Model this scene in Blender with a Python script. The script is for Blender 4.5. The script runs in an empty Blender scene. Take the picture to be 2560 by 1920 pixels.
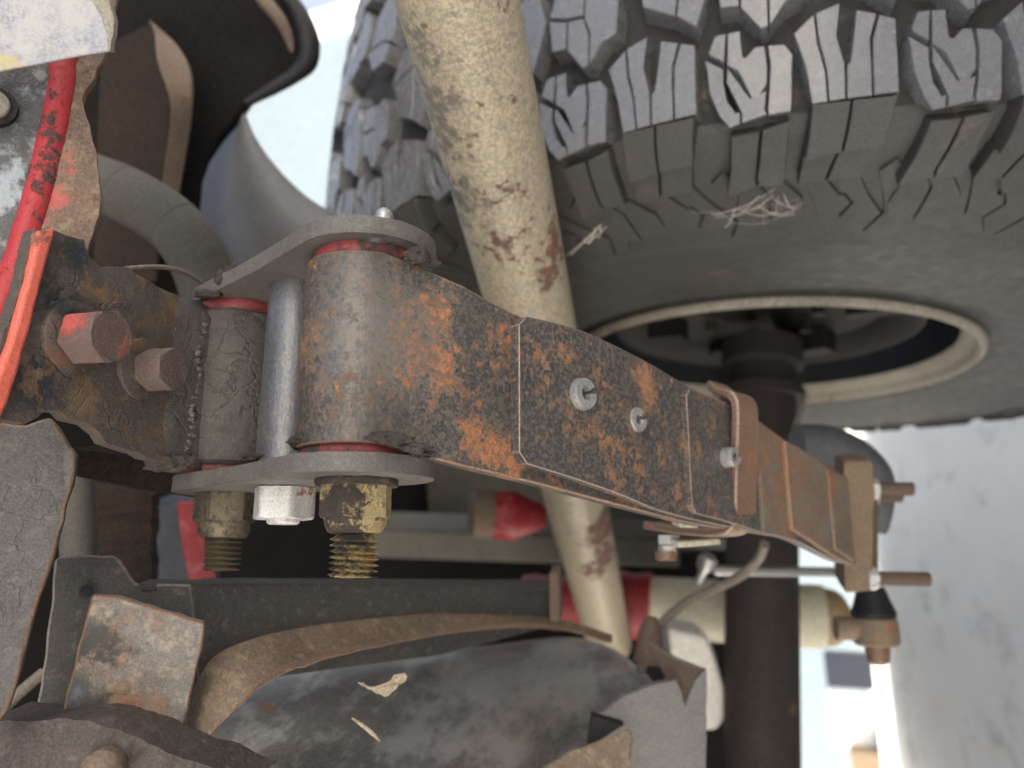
import bpy, bmesh, math, random
from mathutils import Vector, Matrix, noise
sc = bpy.context.scene
C = sc.collection
random.seed(4)

# ------------------------------------------------------------------ frames
F = 1900.0                      # focal length in pixels of the 2560 wide photograph
LAT = Vector((0, .9756, .2196)).normalized()            # lateral (outboard), in camera axes (right, up, forward)
LON = Vector((.376, -.2037, .904)); LON = (LON - LAT * LON.dot(LAT)).normalized()
DWN = LAT.cross(LON).normalized()
TQ = Vector((0, -.2196, .9756)).normalized()
H = .43                         # camera height over the concrete
def W(v):                       # camera axes -> world (X outboard, Y rearward, Z up)
    return Vector((v.dot(LAT), v.dot(LON), H - v.dot(DWN)))
def P(px, py, z): return Vector(((px - 1280) / F * z, (960 - py) / F * z, z))
def Q(x, q, l): return Vector((x, 0, 0)) + TQ * q + LAT * l
def lat_at(q, py):              # lateral coordinate that lands on image row py
    k = (960 - py) / F
    return (.2196 * q + .9756 * q * k) / (.9756 - .2196 * k)
UP = -DWN

# ------------------------------------------------------------------ camera, world, sun, exposure
cam = bpy.data.cameras.new("camera"); co = bpy.data.objects.new("camera", cam); C.objects.link(co)
r_, u_, b_ = W(Vector((1,0,0))) - W(Vector()), W(Vector((0,1,0))) - W(Vector()), W(Vector((0,0,-1))) - W(Vector())
m = Matrix((r_, u_, b_)).transposed().to_4x4(); m.translation = W(Vector())
co.matrix_world = m
cam.sensor_width = 36; cam.lens = 36 * F / 2560
cam.clip_start = .01; cam.clip_end = 500
cam.dof.use_dof = True; cam.dof.focus_distance = .268; cam.dof.aperture_fstop = 8.5
sc.camera = co
world = bpy.data.worlds.new("World"); sc.world = world; world.use_nodes = True
nt = world.node_tree; bgn = nt.nodes['Background']
sky = nt.nodes.new('ShaderNodeTexSky'); sky.sky_type = 'NISHITA'; sky.sun_disc = False
SUN_EL, SUN_AZ = math.radians(48), math.radians(262)     # azimuth measured clockwise from +Y
sky.sun_elevation = SUN_EL; sky.sun_rotation = SUN_AZ
sky.dust_density = 5.0; sky.air_density = .7; sky.ozone_density = .4
hsv = nt.nodes.new('ShaderNodeHueSaturation'); hsv.inputs['Saturation'].default_value = .55
nt.links.new(sky.outputs[0], hsv.inputs['Color']); nt.links.new(hsv.outputs[0], bgn.inputs[0]); bgn.inputs[1].default_value = .15
sun = bpy.data.lights.new("sun", 'SUN'); so = bpy.data.objects.new("sun", sun); C.objects.link(so)
sun.energy = 4.5; sun.angle = math.radians(.5); sun.color = (1, .94, .86)
sd = Vector((math.sin(SUN_AZ) * math.cos(SUN_EL), math.cos(SUN_AZ) * math.cos(SUN_EL), math.sin(SUN_EL)))
so.rotation_euler = sd.to_track_quat('Z', 'Y').to_euler(); so.location = (0, 0, 5)
sc.view_settings.view_transform = 'Standard'; sc.view_settings.look = 'None'
sc.view_settings.exposure = 1.74; sc.view_settings.gamma = 1
sc.render.engine = 'CYCLES'
try: sc.cycles.use_denoising = True
except Exception: pass
sc.cycles.max_bounces = 8; sc.cycles.diffuse_bounces = 5

# ------------------------------------------------------------------ materials
MATN = [0]
def mat(name, base, base2=None, rust=None, rust2=None, amount=0.0, scale=60, rough=.6, rough2=.9, metal=0.0,
        bump=.3, fine=700, dust=None, dust_amt=0.0, dust_scale=120, blobs=(), stretch=None, edge=.03, det=9, bdist=.0012, spec=.5, big=25, bigamt=.5, rblobs=(), crack=0, rs=(.62,.72), ck=.9):
    M = bpy.data.materials.new(name); M.use_nodes = True
    t = M.node_tree; n = t.nodes; L = t.links; bs = n['Principled BSDF']
    geo = n.new('ShaderNodeNewGeometry'); pos = geo.outputs['Position']; MATN[0] += 1
    of = n.new('ShaderNodeVectorMath'); of.operation = 'ADD'; L.new(pos, of.inputs[0]); of.inputs[1].default_value = (MATN[0]*1.37, MATN[0]*.71, 0)
    opos = of.outputs[0]
    if stretch:
        mp = n.new('ShaderNodeMapping'); mp.inputs['Scale'].default_value = stretch
        L.new(opos, mp.inputs[0]); spos = mp.outputs[0]
    else: spos = opos
    def noi(sc_, d=6, r=.6, src=None, dist=0):
        x = n.new('ShaderNodeTexNoise'); x.inputs['Scale'].default_value = sc_; x.inputs['Detail'].default_value = d
        x.inputs['Roughness'].default_value = r; x.inputs['Distortion'].default_value = dist
        L.new(src or spos, x.inputs['Vector']); return x.outputs['Fac']
    def ramp(fac, a, b, ca=(0,0,0,1), cb=(1,1,1,1)):
        x = n.new('ShaderNodeValToRGB'); x.color_ramp.elements[0].position = max(0, a); x.color_ramp.elements[1].position = min(1, b)
        x.color_ramp.elements[0].color = ca; x.color_ramp.elements[1].color = cb; L.new(fac, x.inputs[0]); return x.outputs[0]
    def math_(op, a, b, clamp=False):
        x = n.new('ShaderNodeMath'); x.operation = op; x.use_clamp = clamp
        for i, s in enumerate((a, b)):
            if isinstance(s, (int, float)): x.inputs[i].default_value = s
            else: L.new(s, x.inputs[i])
        return x.outputs[0]
    def mix(f, a, b):
        x = n.new('ShaderNodeMix'); x.data_type = 'RGBA'
        for i, s in ((0, f), (6, a), (7, b)):
            if isinstance(s, (int, float)): x.inputs[i].default_value = s
            elif isinstance(s, tuple): x.inputs[i].default_value = s if len(s) == 4 else (*s, 1)
            else: L.new(s, x.inputs[i])
        return x.outputs[2]
    def blobfield(bl):
        tot = None
        for (c, rad, st) in bl:
            wv = n.new('ShaderNodeTexNoise'); wv.inputs['Scale'].default_value = 90; wv.inputs['Detail'].default_value = 4
            vm = n.new('ShaderNodeVectorMath'); vm.operation = 'DISTANCE'; L.new(pos, vm.inputs[0]); vm.inputs[1].default_value = W(c)
            d = math_('DIVIDE', vm.outputs['Value'], rad); d = math_('SUBTRACT', 1.0, d, True); d = math_('MULTIPLY', d, st)
            tot = d if tot is None else math_('ADD', tot, d)
        return tot
    base2 = base2 or tuple(c * .55 for c in base)
    f1 = noi(big, 5, .6)
    col = mix(ramp(f1, .5 - bigamt * .5, .5 + bigamt * .5), base2, base)
    f2 = noi(fine, 3, .7)
    col = mix(math_('MULTIPLY', ramp(f2, .38, .72), .55), col, tuple(min(1, c * 1.9 + .01) for c in base))
    height = math_('MULTIPLY', f2, .25); height = math_('ADD', height, math_('MULTIPLY', noi(fine * .2, 4, .6), .6))
    rgh = None
    if dust:
        fd = noi(dust_scale, 7, .7)
        dm = math_('MULTIPLY', ramp(fd, .62 - dust_amt * .4, .72 - dust_amt * .3), min(1, .45 + dust_amt))
        col = mix(dm, col, dust)
    if rust:
        fr = math_('ADD', math_('MULTIPLY', noi(scale, det, .74, dist=.15), .85), math_('MULTIPLY', noi(scale * .2, 4, .6), .55)); fr = math_('SUBTRACT', fr, .20)
        if blobs: fr = math_('ADD', fr, blobfield(blobs))
        th = .78 - amount * .55
        msk = ramp(fr, th, th + edge)
        rc = mix(ramp(noi(scale * 2.3, 5, .6), .35, .65), rust2 or tuple(c * .5 for c in rust), rust)
        rc = mix(math_('MULTIPLY', ramp(noi(fine * .8, 3, .8), .5, .8), .5), rc, tuple(min(1, c * 1.6) for c in rust))
        col = mix(msk, col, rc)
        height = math_('ADD', height, math_('MULTIPLY', msk, math_('ADD', .25, math_('MULTIPLY', noi(fine * .6, 4, .8), .6))))
        x = n.new('ShaderNodeMapRange'); L.new(msk, x.inputs[0]); x.inputs[3].default_value = rough; x.inputs[4].default_value = rough2
        rgh = x.outputs[0]
    for (c, rad, st, colr) in rblobs:       # patches with a shape of their own: stains, paint, a painted eye highlight
        fb = math_('ADD', noi(scale * 1.1, 8, .7), blobfield([(c, rad, st)]))
        mk = ramp(fb, *rs)
        col = mix(mk, col, colr)
    if crack:
        vo = n.new('ShaderNodeTexVoronoi'); vo.feature = 'DISTANCE_TO_EDGE'; vo.inputs['Scale'].default_value = crack
        wob = n.new('ShaderNodeTexNoise'); wob.inputs['Scale'].default_value = crack * 1.5; wob.inputs['Detail'].default_value = 4; L.new(spos, wob.inputs['Vector'])
        va = n.new('ShaderNodeVectorMath'); va.operation = 'MULTIPLY_ADD'; L.new(wob.outputs['Color'], va.inputs[0]); va.inputs[1].default_value = (1.2/crack,)*3; L.new(spos, va.inputs[2])
        L.new(va.outputs[0], vo.inputs['Vector'])
        height = math_('ADD', height, math_('MULTIPLY', ramp(vo.outputs['Distance'], 0, .06), math_('MULTIPLY', ramp(noi(crack * .4, 3, .5), .45, .6), ck)))
    bp = n.new('ShaderNodeBump'); bp.inputs['Strength'].default_value = bump; bp.inputs['Distance'].default_value = bdist
    L.new(height, bp.inputs['Height']); L.new(bp.outputs[0], bs.inputs['Normal'])
    L.new(col, bs.inputs['Base Color'])
    if rgh: L.new(rgh, bs.inputs['Roughness'])
    else:
        x = n.new('ShaderNodeMapRange'); L.new(noi(scale * 1.5, 5, .6), x.inputs[0]); x.inputs[1].default_value = .3; x.inputs[2].default_value = .7
        x.inputs[3].default_value = rough * .8; x.inputs[4].default_value = min(1, rough * 1.25); L.new(x.outputs[0], bs.inputs['Roughness'])
    bs.inputs['Metallic'].default_value = metal
    bs.inputs['Specular IOR Level'].default_value = spec
    return M

OR = (.52, .215, .095); OR2 = (.30, .155, .09); TAN = (.30, .19, .10); GR = (.075, .068, .062)
eye_blobs = [(P(1120,745,.262), .012, .20), (P(1108,820,.262), .010, .16), (P(1105,900,.262), .011, .20), (P(1118,960,.262), .009, .16),
             (P(1180,1110,.268), .013, .20), (P(1240,1145,.272), .014, .22), (P(1130,1120,.262), .010, .18), (P(1000,870,.25), .014, .10), (P(1020,800,.252), .010, .08),
             (P(1240,760,.27), .010, .12), (P(1270,820,.275), .012, .10), (P(1300,1100,.277), .012, .14), (P(1290,960,.277), .014, .08), (P(815,860,.262), .012, .12)]
M = {}
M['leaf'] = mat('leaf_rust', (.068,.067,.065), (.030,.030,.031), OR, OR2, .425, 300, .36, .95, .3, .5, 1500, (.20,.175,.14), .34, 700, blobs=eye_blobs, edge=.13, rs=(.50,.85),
    rblobs=((P(930,820,.251), .034, .34, (.165,.158,.145)), (P(930,1070,.240), .024, .36, (.085,.077,.07)), (P(900,640,.262), .022, .36, (.10,.092,.083)), (P(800,880,.262), .014, .26, (.27,.17,.10))))  # first patch: dusty grey with the eye barrel's highlight painted in
M['leaf2'] = mat('leaf_rust_second', (.068,.067,.067), (.028,.029,.031), (.42,.21,.115), (.26,.15,.09), .455, 340, .42, .95, .25, .5, 1400, (.21,.175,.14), .38, 600, edge=.12,
    blobs=[(P(1600,950,.33), .014, .12), (P(1585,990,.33), .012, .10), (P(1650,1150,.33), .03, .07)])
M['leaf3'] = mat('leaf_rust_brown', (.21,.145,.095), (.10,.085,.07), (.40,.17,.075), (.24,.10,.05), .50, 110, .7, .95, .1, .5, 900, (.20,.19,.16), .3, 60, edge=.2)
M['clip'] = mat('clip_rust', (0.238,0.145,0.093), (0.128,0.076,0.055), (.42,.18,.08), (.25,.11,.06), .42, 110, .5, .9, .25, .4, 900, edge=.2)
M['grime'] = mat('grime_grey', (.070,.064,.059), (.036,.033,.032), (.10,.075,.055), (.05,.035,.03), .3, 110, .7, .95, 0, .6, 1500, (.15,.135,.11), .12, 300, edge=.15, big=70, crack=90)
M['grimeplate'] = mat('grime_plate', (.12,.112,.103), (.07,.065,.06), (.17,.13,.09), (.10,.07,.055), .22, 160, .6, .9, .1, .45, 1500, (.24,.22,.18), .16, 340, edge=.1, big=50)
M['crud'] = mat('crud', (.055,.047,.042), (.03,.026,.024), None, bump=1.0, rough=.9, fine=1200, bdist=.002, dust=(.13,.11,.09), dust_amt=.3, spec=0.2)
M['spacer'] = mat('spacer_steel', (.16,.165,.17), (.085,.09,.10), TAN, (.16,.12,.08), .2, 260, .38, .8, .55, .3, 1600, (.30,.27,.21), .15, 420, stretch=(.35,1,1))
M['redbush'] = mat('red_bushing', (0.272,0.056,0.060), (0.176,0.036,0.040), (.09,.07,.06), (.05,.04,.035), .52, 130, .5, .9, 0, .3, 1200, edge=.1)
M['brass'] = mat('brass_zinc', (.52,.40,.20), (.26,.21,.13), (.115,.098,.085), (.07,.06,.05), .46, 110, .33, .9, .7, .6, 1500, edge=.06, blobs=[(P(820,1240,.24), .012, .22), (P(885,1215,.235), .012, .12)])
M['brassdirty'] = mat('brass_dirty', (.15,.125,.08), (.08,.07,.05), (.07,.062,.05), (.045,.04,.035), .5, 160, .45, .9, .5, .5, 1500, edge=.1)
M['zinc'] = mat('zinc_white', (.62,.62,.60), (.42,.42,.40), (.36,.15,.08), (.22,.10,.06), .36, 190, .45, .85, .3, .6, 1600, edge=.05)
M['pin'] = mat('pin_steel', (.50,.50,.48), (.24,.24,.23), (.22,.13,.08), None, .25, 200, .33, .8, .7, .3, 1200)
def PH(px, py, _n=Vector((1,0,2.05)).normalized().cross(LAT), _p=P(490,950,.307)):
    d = P(px, py, 1.0); return d * (_p.dot(_n)/d.dot(_n))
M['hanger'] = mat('hanger_grime', (.080,.066,.058), (.038,.033,.031), (.20,.125,.08), (.12,.07,.05), .27, 75, .62, .95, 0, .8, 1300, (.15,.12,.09), .18, 260, edge=.14, big=50, crack=75, ck=.4, rs=(.54,.68),
    blobs=[(PH(230,690), .014, .10), (PH(300,650), .010, .08), (PH(235,980), .010, .10), (PH(60,1030), .012, .12), (PH(180,620), .012, .12), (PH(110,900), .008, .06)],
    rblobs=((PH(140,760), .014, .28, (.020,.024,.028)), (PH(90,960), .016, .26, (.026,.028,.031)), (PH(190,640), .010, .26, (.02,.028,.032)), (PH(245,735), .007, .22, (.17,.11,.06)), (PH(160,880), .010, .22, (.14,.075,.05)), (PH(210,1000), .009, .22, (.14,.10,.06))), spec=0.35)
M['redpaint'] = mat('red_paint', (0.357,0.024,0.029), (0.255,0.017,0.024), (.10,.05,.045), (.03,.026,.028), .40, 170, .5, .85, 0, .6, 1300, edge=.05, big=40, spec=.5)
M['coral'] = mat('coral_paint', (0.624,0.125,0.078), (0.484,0.094,0.078), (.30,.15,.09), (.07,.045,.04), .42, 170, .5, .9, 0, .6, 1300, edge=.06)
M['frame'] = mat('frame_rust', (.17,.105,.07), (.05,.045,.042), (.38,.19,.10), (.30,.12,.09), .45, 85, .6, .95, 0, .9, 1000, (.30,.23,.14), .25, 180, edge=.12, bdist=.0015,
    rblobs=((P(188,200,.281), .008, .30, (.40,.06,.06)), (P(170,300,.281), .008, .30, (.40,.07,.07)), (P(150,400,.28), .010, .30, (.42,.09,.085)), (P(125,490,.28), .010, .3, (.42,.10,.09)), (P(95,570,.28), .010, .3, (.40,.08,.08)), (P(140,500,.27), .009, .26, (.03,.03,.032)), (P(228,120,.27), .018, .28, (.36,.14,.12)), (P(190,330,.27), .010, .24, (.09,.085,.08)), (P(170,570,.27), .014, .26, (.06,.058,.055)), (P(225,590,.27), .012, .24, (.28,.21,.12))))
M['frameside'] = mat('frame_side', (.070,.075,.080), (.03,.033,.036), (.26,.16,.07), (.12,.09,.06), .34, 85, .38, .9, .1, .6, 1100, (.30,.32,.34), .20, 140, edge=.08, rblobs=((P(95,210,.28), .010, .26, (.30,.17,.06)), (P(20,460,.28), .020, .2, (.30,.34,.38))))
M['chalk'] = mat('chalky_paint', (0.323,0.336,0.348), (0.246,0.255,0.340), (.50,.44,.24), (.42,.40,.30), .36, 40, .45, .6, 0, .3, 900, (.47,.475,.47), .4, 60, edge=.05, big=45, bigamt=.3,
    rblobs=((P(40,155,.262), .010, .3, (.50,.42,.17)), (P(120,120,.262), .008, .24, (.48,.43,.22)), (P(185,65,.262), .008, .2, (.48,.44,.26))))
M['chalkrim'] = mat('chalky_rim', (.27,.255,.20), (.19,.175,.155), (.42,.40,.28), None, .3, 60, .6, .8, 0, .3, 900, edge=.1)
M['scaly'] = mat('scaly_steel', (0.098,0.092,0.089), (0.055,0.053,0.053), (.20,.12,.08), (.10,.075,.06), .26, 80, .6, .9, .05, .6, 1100, (.17,.16,.155), .2, 200, edge=.12, crack=110, ck=.35, bdist=.0012, spec=0.35)
M['armbrown'] = mat('arm_brown', (.085,.068,.060), (.04,.036,.035), (.18,.11,.08), (.12,.07,.055), .36, 70, .6, .9, .05, .8, 1100, (.15,.14,.13), .2, 150, edge=.15, bdist=.002, spec=0.35)
M['bracket'] = mat('bracket_black', (0.064,0.060,0.056), (0.030,0.029,0.029), (.27,.14,.09), (.14,.08,.06), .26, 110, .6, .9, .05, .6, 1200, (.18,.16,.14), .15, 240, edge=.1, spec=0.3)
M['flap'] = mat('flap_rust', (.17,.155,.14), (.10,.09,.085), (.38,.21,.11), (.26,.13,.09), .42, 60, .55, .9, .1, .7, 1100, (.36,.30,.23), .3, 200, edge=.2,
    blobs=[(P(360,1740,.28), .02, .10), (P(330,1810,.28), .02, .14), (P(400,1540,.28), .016, .1)],
    rblobs=((P(225,1600,.28), .022, .24, (.075,.07,.065)), (P(215,1710,.28), .024, .24, (.065,.062,.06)), (P(445,1620,.28), .014, .2, (.12,.13,.16))))
M['strap'] = mat('strap_rust', (.20,.15,.105), (.12,.09,.07), (.34,.20,.11), (.17,.11,.075), .40, 60, .7, .95, .05, .9, 900, (.36,.29,.19), .25, 160, edge=.2, bdist=.002, spec=0.3)
M['muffler'] = mat('muffler_black', (.098,.091,.085), (.048,.045,.044), (.30,.13,.06), (.18,.08,.04), .14, 40, .36, .9, .2, .5, 900, (.24,.235,.225), .13, 300, edge=.05, stretch=(1,.45,1), rs=(.52,1.0),
    blobs=[(P(680,1730,.41), .02, .4), (P(1560,1620,.53), .025, .35)],
    rblobs=((P(1300,1680,.49), .085, .34, (.33,.33,.33)), (P(1480,1640,.53), .07, .40, (.45,.45,.46)), (P(1180,1740,.46), .04, .3, (.33,.33,.33)), (P(1080,1700,.46), .05, .18, (.25,.25,.25)), (P(1350,1820,.45), .06, .18, (.20,.17,.13)), (P(1000,1850,.42), .05, .16, (.2,.2,.2))))
M['muffbr'] = mat('muffler_bracket', (.15,.145,.14), (.10,.097,.092), (.26,.18,.10), None, .22, 60, .7, .9, 0, .4, 800, edge=.1)
M['shock'] = mat('shock_cream', (0.310,0.275,0.209), (0.209,0.190,0.158), (.22,.115,.085), (.14,.075,.07), .30, 110, .42, .8, .1, .7, 1100, (.56,.48,.33), .45, 480, edge=.06, big=22,
    blobs=[(P(1390,640,.45), .03, .10), (P(1420,720,.45), .03, .13), (P(1350,540,.44), .02, .08), (P(1530,1380,.74), .05, .26), (P(1500,1290,.70), .04, .26), (P(1240,480,.41), .03, .15), (P(1250,610,.43), .02, .16)],
    rblobs=((P(1030,260,.37), .05, .26, (.20,.18,.155)), (P(1120,520,.42), .035, .28, (.17,.16,.14)), (P(1000,120,.35), .03, .22, (.22,.20,.17)), (P(1070,380,.39), .03, .24, (.2,.18,.15))))
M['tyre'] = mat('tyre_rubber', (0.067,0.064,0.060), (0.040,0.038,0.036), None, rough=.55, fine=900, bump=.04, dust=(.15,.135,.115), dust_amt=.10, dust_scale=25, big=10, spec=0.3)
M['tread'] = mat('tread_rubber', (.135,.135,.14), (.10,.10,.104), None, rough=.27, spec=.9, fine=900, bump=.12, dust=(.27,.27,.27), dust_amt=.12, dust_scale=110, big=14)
M['groove_shade'] = mat('groove_shade_rubber', (0.035,0.033,0.031), (0.021,0.020,0.020), None, rough=.6, fine=900, bump=.1, dust=(.16,.13,.10), dust_amt=.12, dust_scale=60, big=10, spec=0.2)  # base darkened to paint in the shade between tread blocks
M['rimcream'] = mat('rim_cream', (0.345,0.323,0.262), (0.150,0.135,0.109), (.14,.11,.08), None, .34, 60, .45, .8, edge=.2, big=14, bump=.1, fine=400)
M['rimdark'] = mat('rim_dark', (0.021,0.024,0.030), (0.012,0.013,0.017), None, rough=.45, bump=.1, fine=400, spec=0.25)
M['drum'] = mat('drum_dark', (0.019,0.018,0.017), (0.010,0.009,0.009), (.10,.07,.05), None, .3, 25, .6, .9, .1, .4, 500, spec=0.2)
M['axle'] = mat('axle_dark', (0.043,0.035,0.031), (0.022,0.020,0.019), (.26,.13,.07), (.12,.07,.05), .26, 22, .65, .9, 0, .5, 400, edge=.06, blobs=[(P(1850,1520,.72), .04, .2), (P(1985,1780,.75), .03, .25), (P(1870,1640,.72), .03, .16)], spec=0.2)
M['rusty'] = mat('rusty_dark', (.14,.095,.065), (.07,.05,.04), (.30,.16,.08), None, .35, 50, .75, .95, 0, .7, 800, edge=.2)
M['plate'] = mat('u_plate', (.24,.175,.11), (.13,.10,.075), (.40,.21,.09), None, .46, 70, .75, .95, 0, .5, 700, edge=.2)
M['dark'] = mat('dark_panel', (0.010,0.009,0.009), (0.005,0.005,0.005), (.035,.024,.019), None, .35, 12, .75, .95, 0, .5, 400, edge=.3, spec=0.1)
M['darkrust'] = mat('dark_rust_panel', (0.025,0.017,0.013), (0.011,0.010,0.009), (.13,.075,.05), None, .35, 22, .8, .95, 0, .6, 500, edge=.3, spec=0.15)
M['rib'] = mat('rib_tan', (0.153,0.111,0.080), (0.089,0.064,0.048), (.33,.26,.19), None, .35, 60, .7, .9, 0, .5, 600, edge=.2)
M['flapblue'] = mat('mud_flap', (0.101,0.104,0.109), (0.060,0.063,0.069), (.28,.26,.22), None, .1, 45, .5, .8, 0, .3, 600, edge=.1)
M['hose'] = mat('hose_rubber', (0.093,0.088,0.076), (0.055,0.054,0.049), (.28,.24,.17), None, .3, 25, .7, .9, 0, .3, 900, edge=.3, spec=0.25)
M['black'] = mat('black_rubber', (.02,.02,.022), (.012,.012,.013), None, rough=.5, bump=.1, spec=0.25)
M['cable'] = mat('cable_grey', (.20,.17,.135), (.10,.09,.08), None, rough=.6, bump=.2)
M['creambody'] = mat('cream_body', (0.558,0.522,0.396), (0.468,0.432,0.324), None, rough=.5, bump=.1, fine=300, big=12)
M['redboot'] = mat('red_boot', (0.245,0.014,0.020), (0.150,0.009,0.014), (.12,.06,.055), None, .34, 60, .5, .8, 0, .3, 400, (.40,.16,.16), .2, 60, edge=.2)
M['olive'] = mat('olive_steel', (0.090,0.083,0.068), (0.054,0.052,0.041), (.24,.19,.12), None, .35, 18, .75, .9, 0, .3, 300, edge=.3)
M['navy'] = mat('navy_plastic', (0.012,0.017,0.030), (0.008,0.012,0.021), None, rough=.5, bump=.1, fine=200)
M['whiteplastic'] = mat('white_plastic', (.66,.63,.56), (.6,.57,.5), None, rough=.45, bump=.05, fine=200)
M['tanrubber'] = mat('tan_rubber', (.32,.23,.12), (.22,.16,.10), (.16,.12,.08), None, .35, 40, .6, .9, 0, .3, 300, edge=.2)
M['concrete'] = mat('concrete', (0.784,0.734,0.644), (0.627,0.588,0.521), (.30,.27,.215), None, .46, 4.0, .85, .9, 0, .4, 160, (.78,.73,.65), .35, 9, stretch=(1.0,.25,1), edge=.22, big=3.2, bdist=.004)
M['siding'] = mat('house_wall', (.215,.262,.282), (.20,.245,.265), None, rough=.7, bump=.05, fine=30, big=.6)
M['trim'] = mat('white_trim', (0.820,0.820,0.800), (0.780,0.780,0.760), None, rough=.6, bump=.05, fine=30, big=1)
M['web'] = mat('cobweb', (.42,.41,.37), (.5,.48,.42), None, rough=.8, bump=.0)
M['debris'] = mat('dry_leaf', (.40,.34,.25), (.20,.15,.11), None, big=160, rough=.8, bump=.3)

WE = mat('worn_edge_rust', (.28,.19,.13), (.13,.08,.06), (.48,.17,.07), (.10,.08,.07), .5, 300, .5, .85, .3, .4, 1200, edge=.2)
WS = mat('worn_edge_steel', (.33,.25,.20), (.12,.085,.07), (.40,.17,.09), (.12,.09,.08), .35, 250, .4, .8, .4, .4, 1200, edge=.2)
WG = mat('worn_edge_grime', (.22,.20,.17), (.10,.085,.07), (.28,.16,.09), (.08,.06,.05), .4, 200, .6, .9, .1, .5, 1200, edge=.2)
# ------------------------------------------------------------------ mesh helpers (all points in camera axes)
class G:
    def __init__(s): s.v, s.f = [], []
    def add(s, vs, fs):
        o = len(s.v); s.v += [Vector(v) for v in vs]; s.f += [tuple(o + i for i in f) for f in fs]; return s
def frame_of(d):
    d = d.normalized(); a = Vector((0, 0, 1)) if abs(d.z) < .9 else Vector((1, 0, 0))
    e1 = (a - d * a.dot(d)).normalized(); return d, e1, d.cross(e1)
def lathe(g, o, d, prof, seg=48, e1=None, sq=None):
    d, a, b = frame_of(d)
    if e1: a = (e1 - d * e1.dot(d)).normalized(); b = d.cross(a)
    vs, fs = [], []
    for h, r in prof:
        for k in range(seg):
            t = 2 * math.pi * k / seg
            rr = r if sq is None else sq(h, r, t)
            vs.append(o + d * h + (a * math.cos(t) + b * math.sin(t)) * rr)
    for i in range(len(prof) - 1):
        for k in range(seg):
            k2 = (k + 1) % seg; fs.append((i*seg+k, i*seg+k2, (i+1)*seg+k2, (i+1)*seg+k))
    fs.append(tuple(range(seg))[::-1]); fs.append(tuple((len(prof)-1)*seg + k for k in range(seg)))
    return g.add(vs, fs)
def tube(g, pts, rad, seg=16, smooth=6):
    pts = [Vector(p) for p in pts]
    if smooth > 1 and len(pts) > 2: pts, rad = spline(pts, rad, smooth)
    if isinstance(rad, (int, float)): rad = [rad] * len(pts)
    d0, a, b = frame_of(pts[1] - pts[0]); vs, fs = [], []
    for i, p in enumerate(pts):
        d = (pts[min(i+1, len(pts)-1)] - pts[max(i-1, 0)]).normalized()
        a = (a - d * a.dot(d)).normalized(); b = d.cross(a)
        for k in range(seg):
            t = 2*math.pi*k/seg; vs.append(p + (a*math.cos(t) + b*math.sin(t)) * rad[i])
    for i in range(len(pts)-1):
        for k in range(seg):
            k2 = (k+1) % seg; fs.append((i*seg+k, i*seg+k2, (i+1)*seg+k2, (i+1)*seg+k))
    fs.append(tuple(range(seg))[::-1]); fs.append(tuple((len(pts)-1)*seg+k for k in range(seg)))
    return g.add(vs, fs)
def cr(p0, p1, p2, p3, t):
    return .5 * ((2*p1) + (p2-p0)*t + (2*p0-5*p1+4*p2-p3)*t*t + (3*p1-p0-3*p2+p3)*t*t*t)
def spline(pts, rad=None, n=6, closed=False):
    out, ro = [], []; N = len(pts); rng = N if closed else N-1
    for i in range(rng):
        ids = [(i-1) % N, i, (i+1) % N, (i+2) % N] if closed else [max(i-1,0), i, i+1, min(i+2, N-1)]
        for k in range(n):
            t = k/n; out.append(cr(*[pts[j] for j in ids], t))
            if rad is not None and not isinstance(rad, (int, float)): ro.append(rad[ids[1]]*(1-t) + rad[ids[2]]*t)
    if not closed:
        out.append(pts[-1])
        if rad is not None and not isinstance(rad, (int, float)): ro.append(rad[-1])
    return out, (ro if rad is not None and not isinstance(rad, (int, float)) else rad)
def slab(g, outline, thick, jit=0, seed=0, dens=0):
    """closed outline (list of Vectors) pushed by the vector thick; dens: points per edge metre for ragged edges"""
    pts = [Vector(p) for p in outline]
    if jit or dens:
        o = []
        for i, p in enumerate(pts):
            q = pts[(i+1) % len(pts)]; n = max(1, int((q-p).length * (dens or 400)))
            for k in range(n): o.append(p.lerp(q, k/n))
        nrm = thick.normalized(); o2 = []
        for i, p in enumerate(o):
            t = (o[(i+1) % len(o)] - o[i-1]).normalized(); s = nrm.cross(t)
            a = noise.noise(p*220 + Vector((seed, 0, 0))) + .6*noise.noise(p*700 + Vector((seed, 5, 0)))
            o2.append(p + s * a * jit)
        pts = o2
    n = len(pts)
    vs = pts + [p + thick for p in pts]
    fs = [tuple(range(n)), tuple(range(2*n-1, n-1, -1))] + [(i, (i+1) % n, n+(i+1) % n, n+i) for i in range(n)]
    return g.add(vs, fs)
def box(g, o, ax, ay, az):
    vs = [o + ax*i + ay*j + az*k for k in (-.5,.5) for j in (-.5,.5) for i in (-.5,.5)]
    return g.add(vs, [(0,1,3,2),(4,6,7,5),(0,4,5,1),(2,3,7,6),(0,2,6,4),(1,5,7,3)])
def hexpts(o, d, e1, r, n=6, rot=0):
    d, a, b = d.normalized(), None, None
    a = (e1 - d*e1.dot(d)).normalized(); b = d.cross(a)
    return [o + (a*math.cos(2*math.pi*k/n + rot) + b*math.sin(2*math.pi*k/n + rot))*r for k in range(n)]
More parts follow.
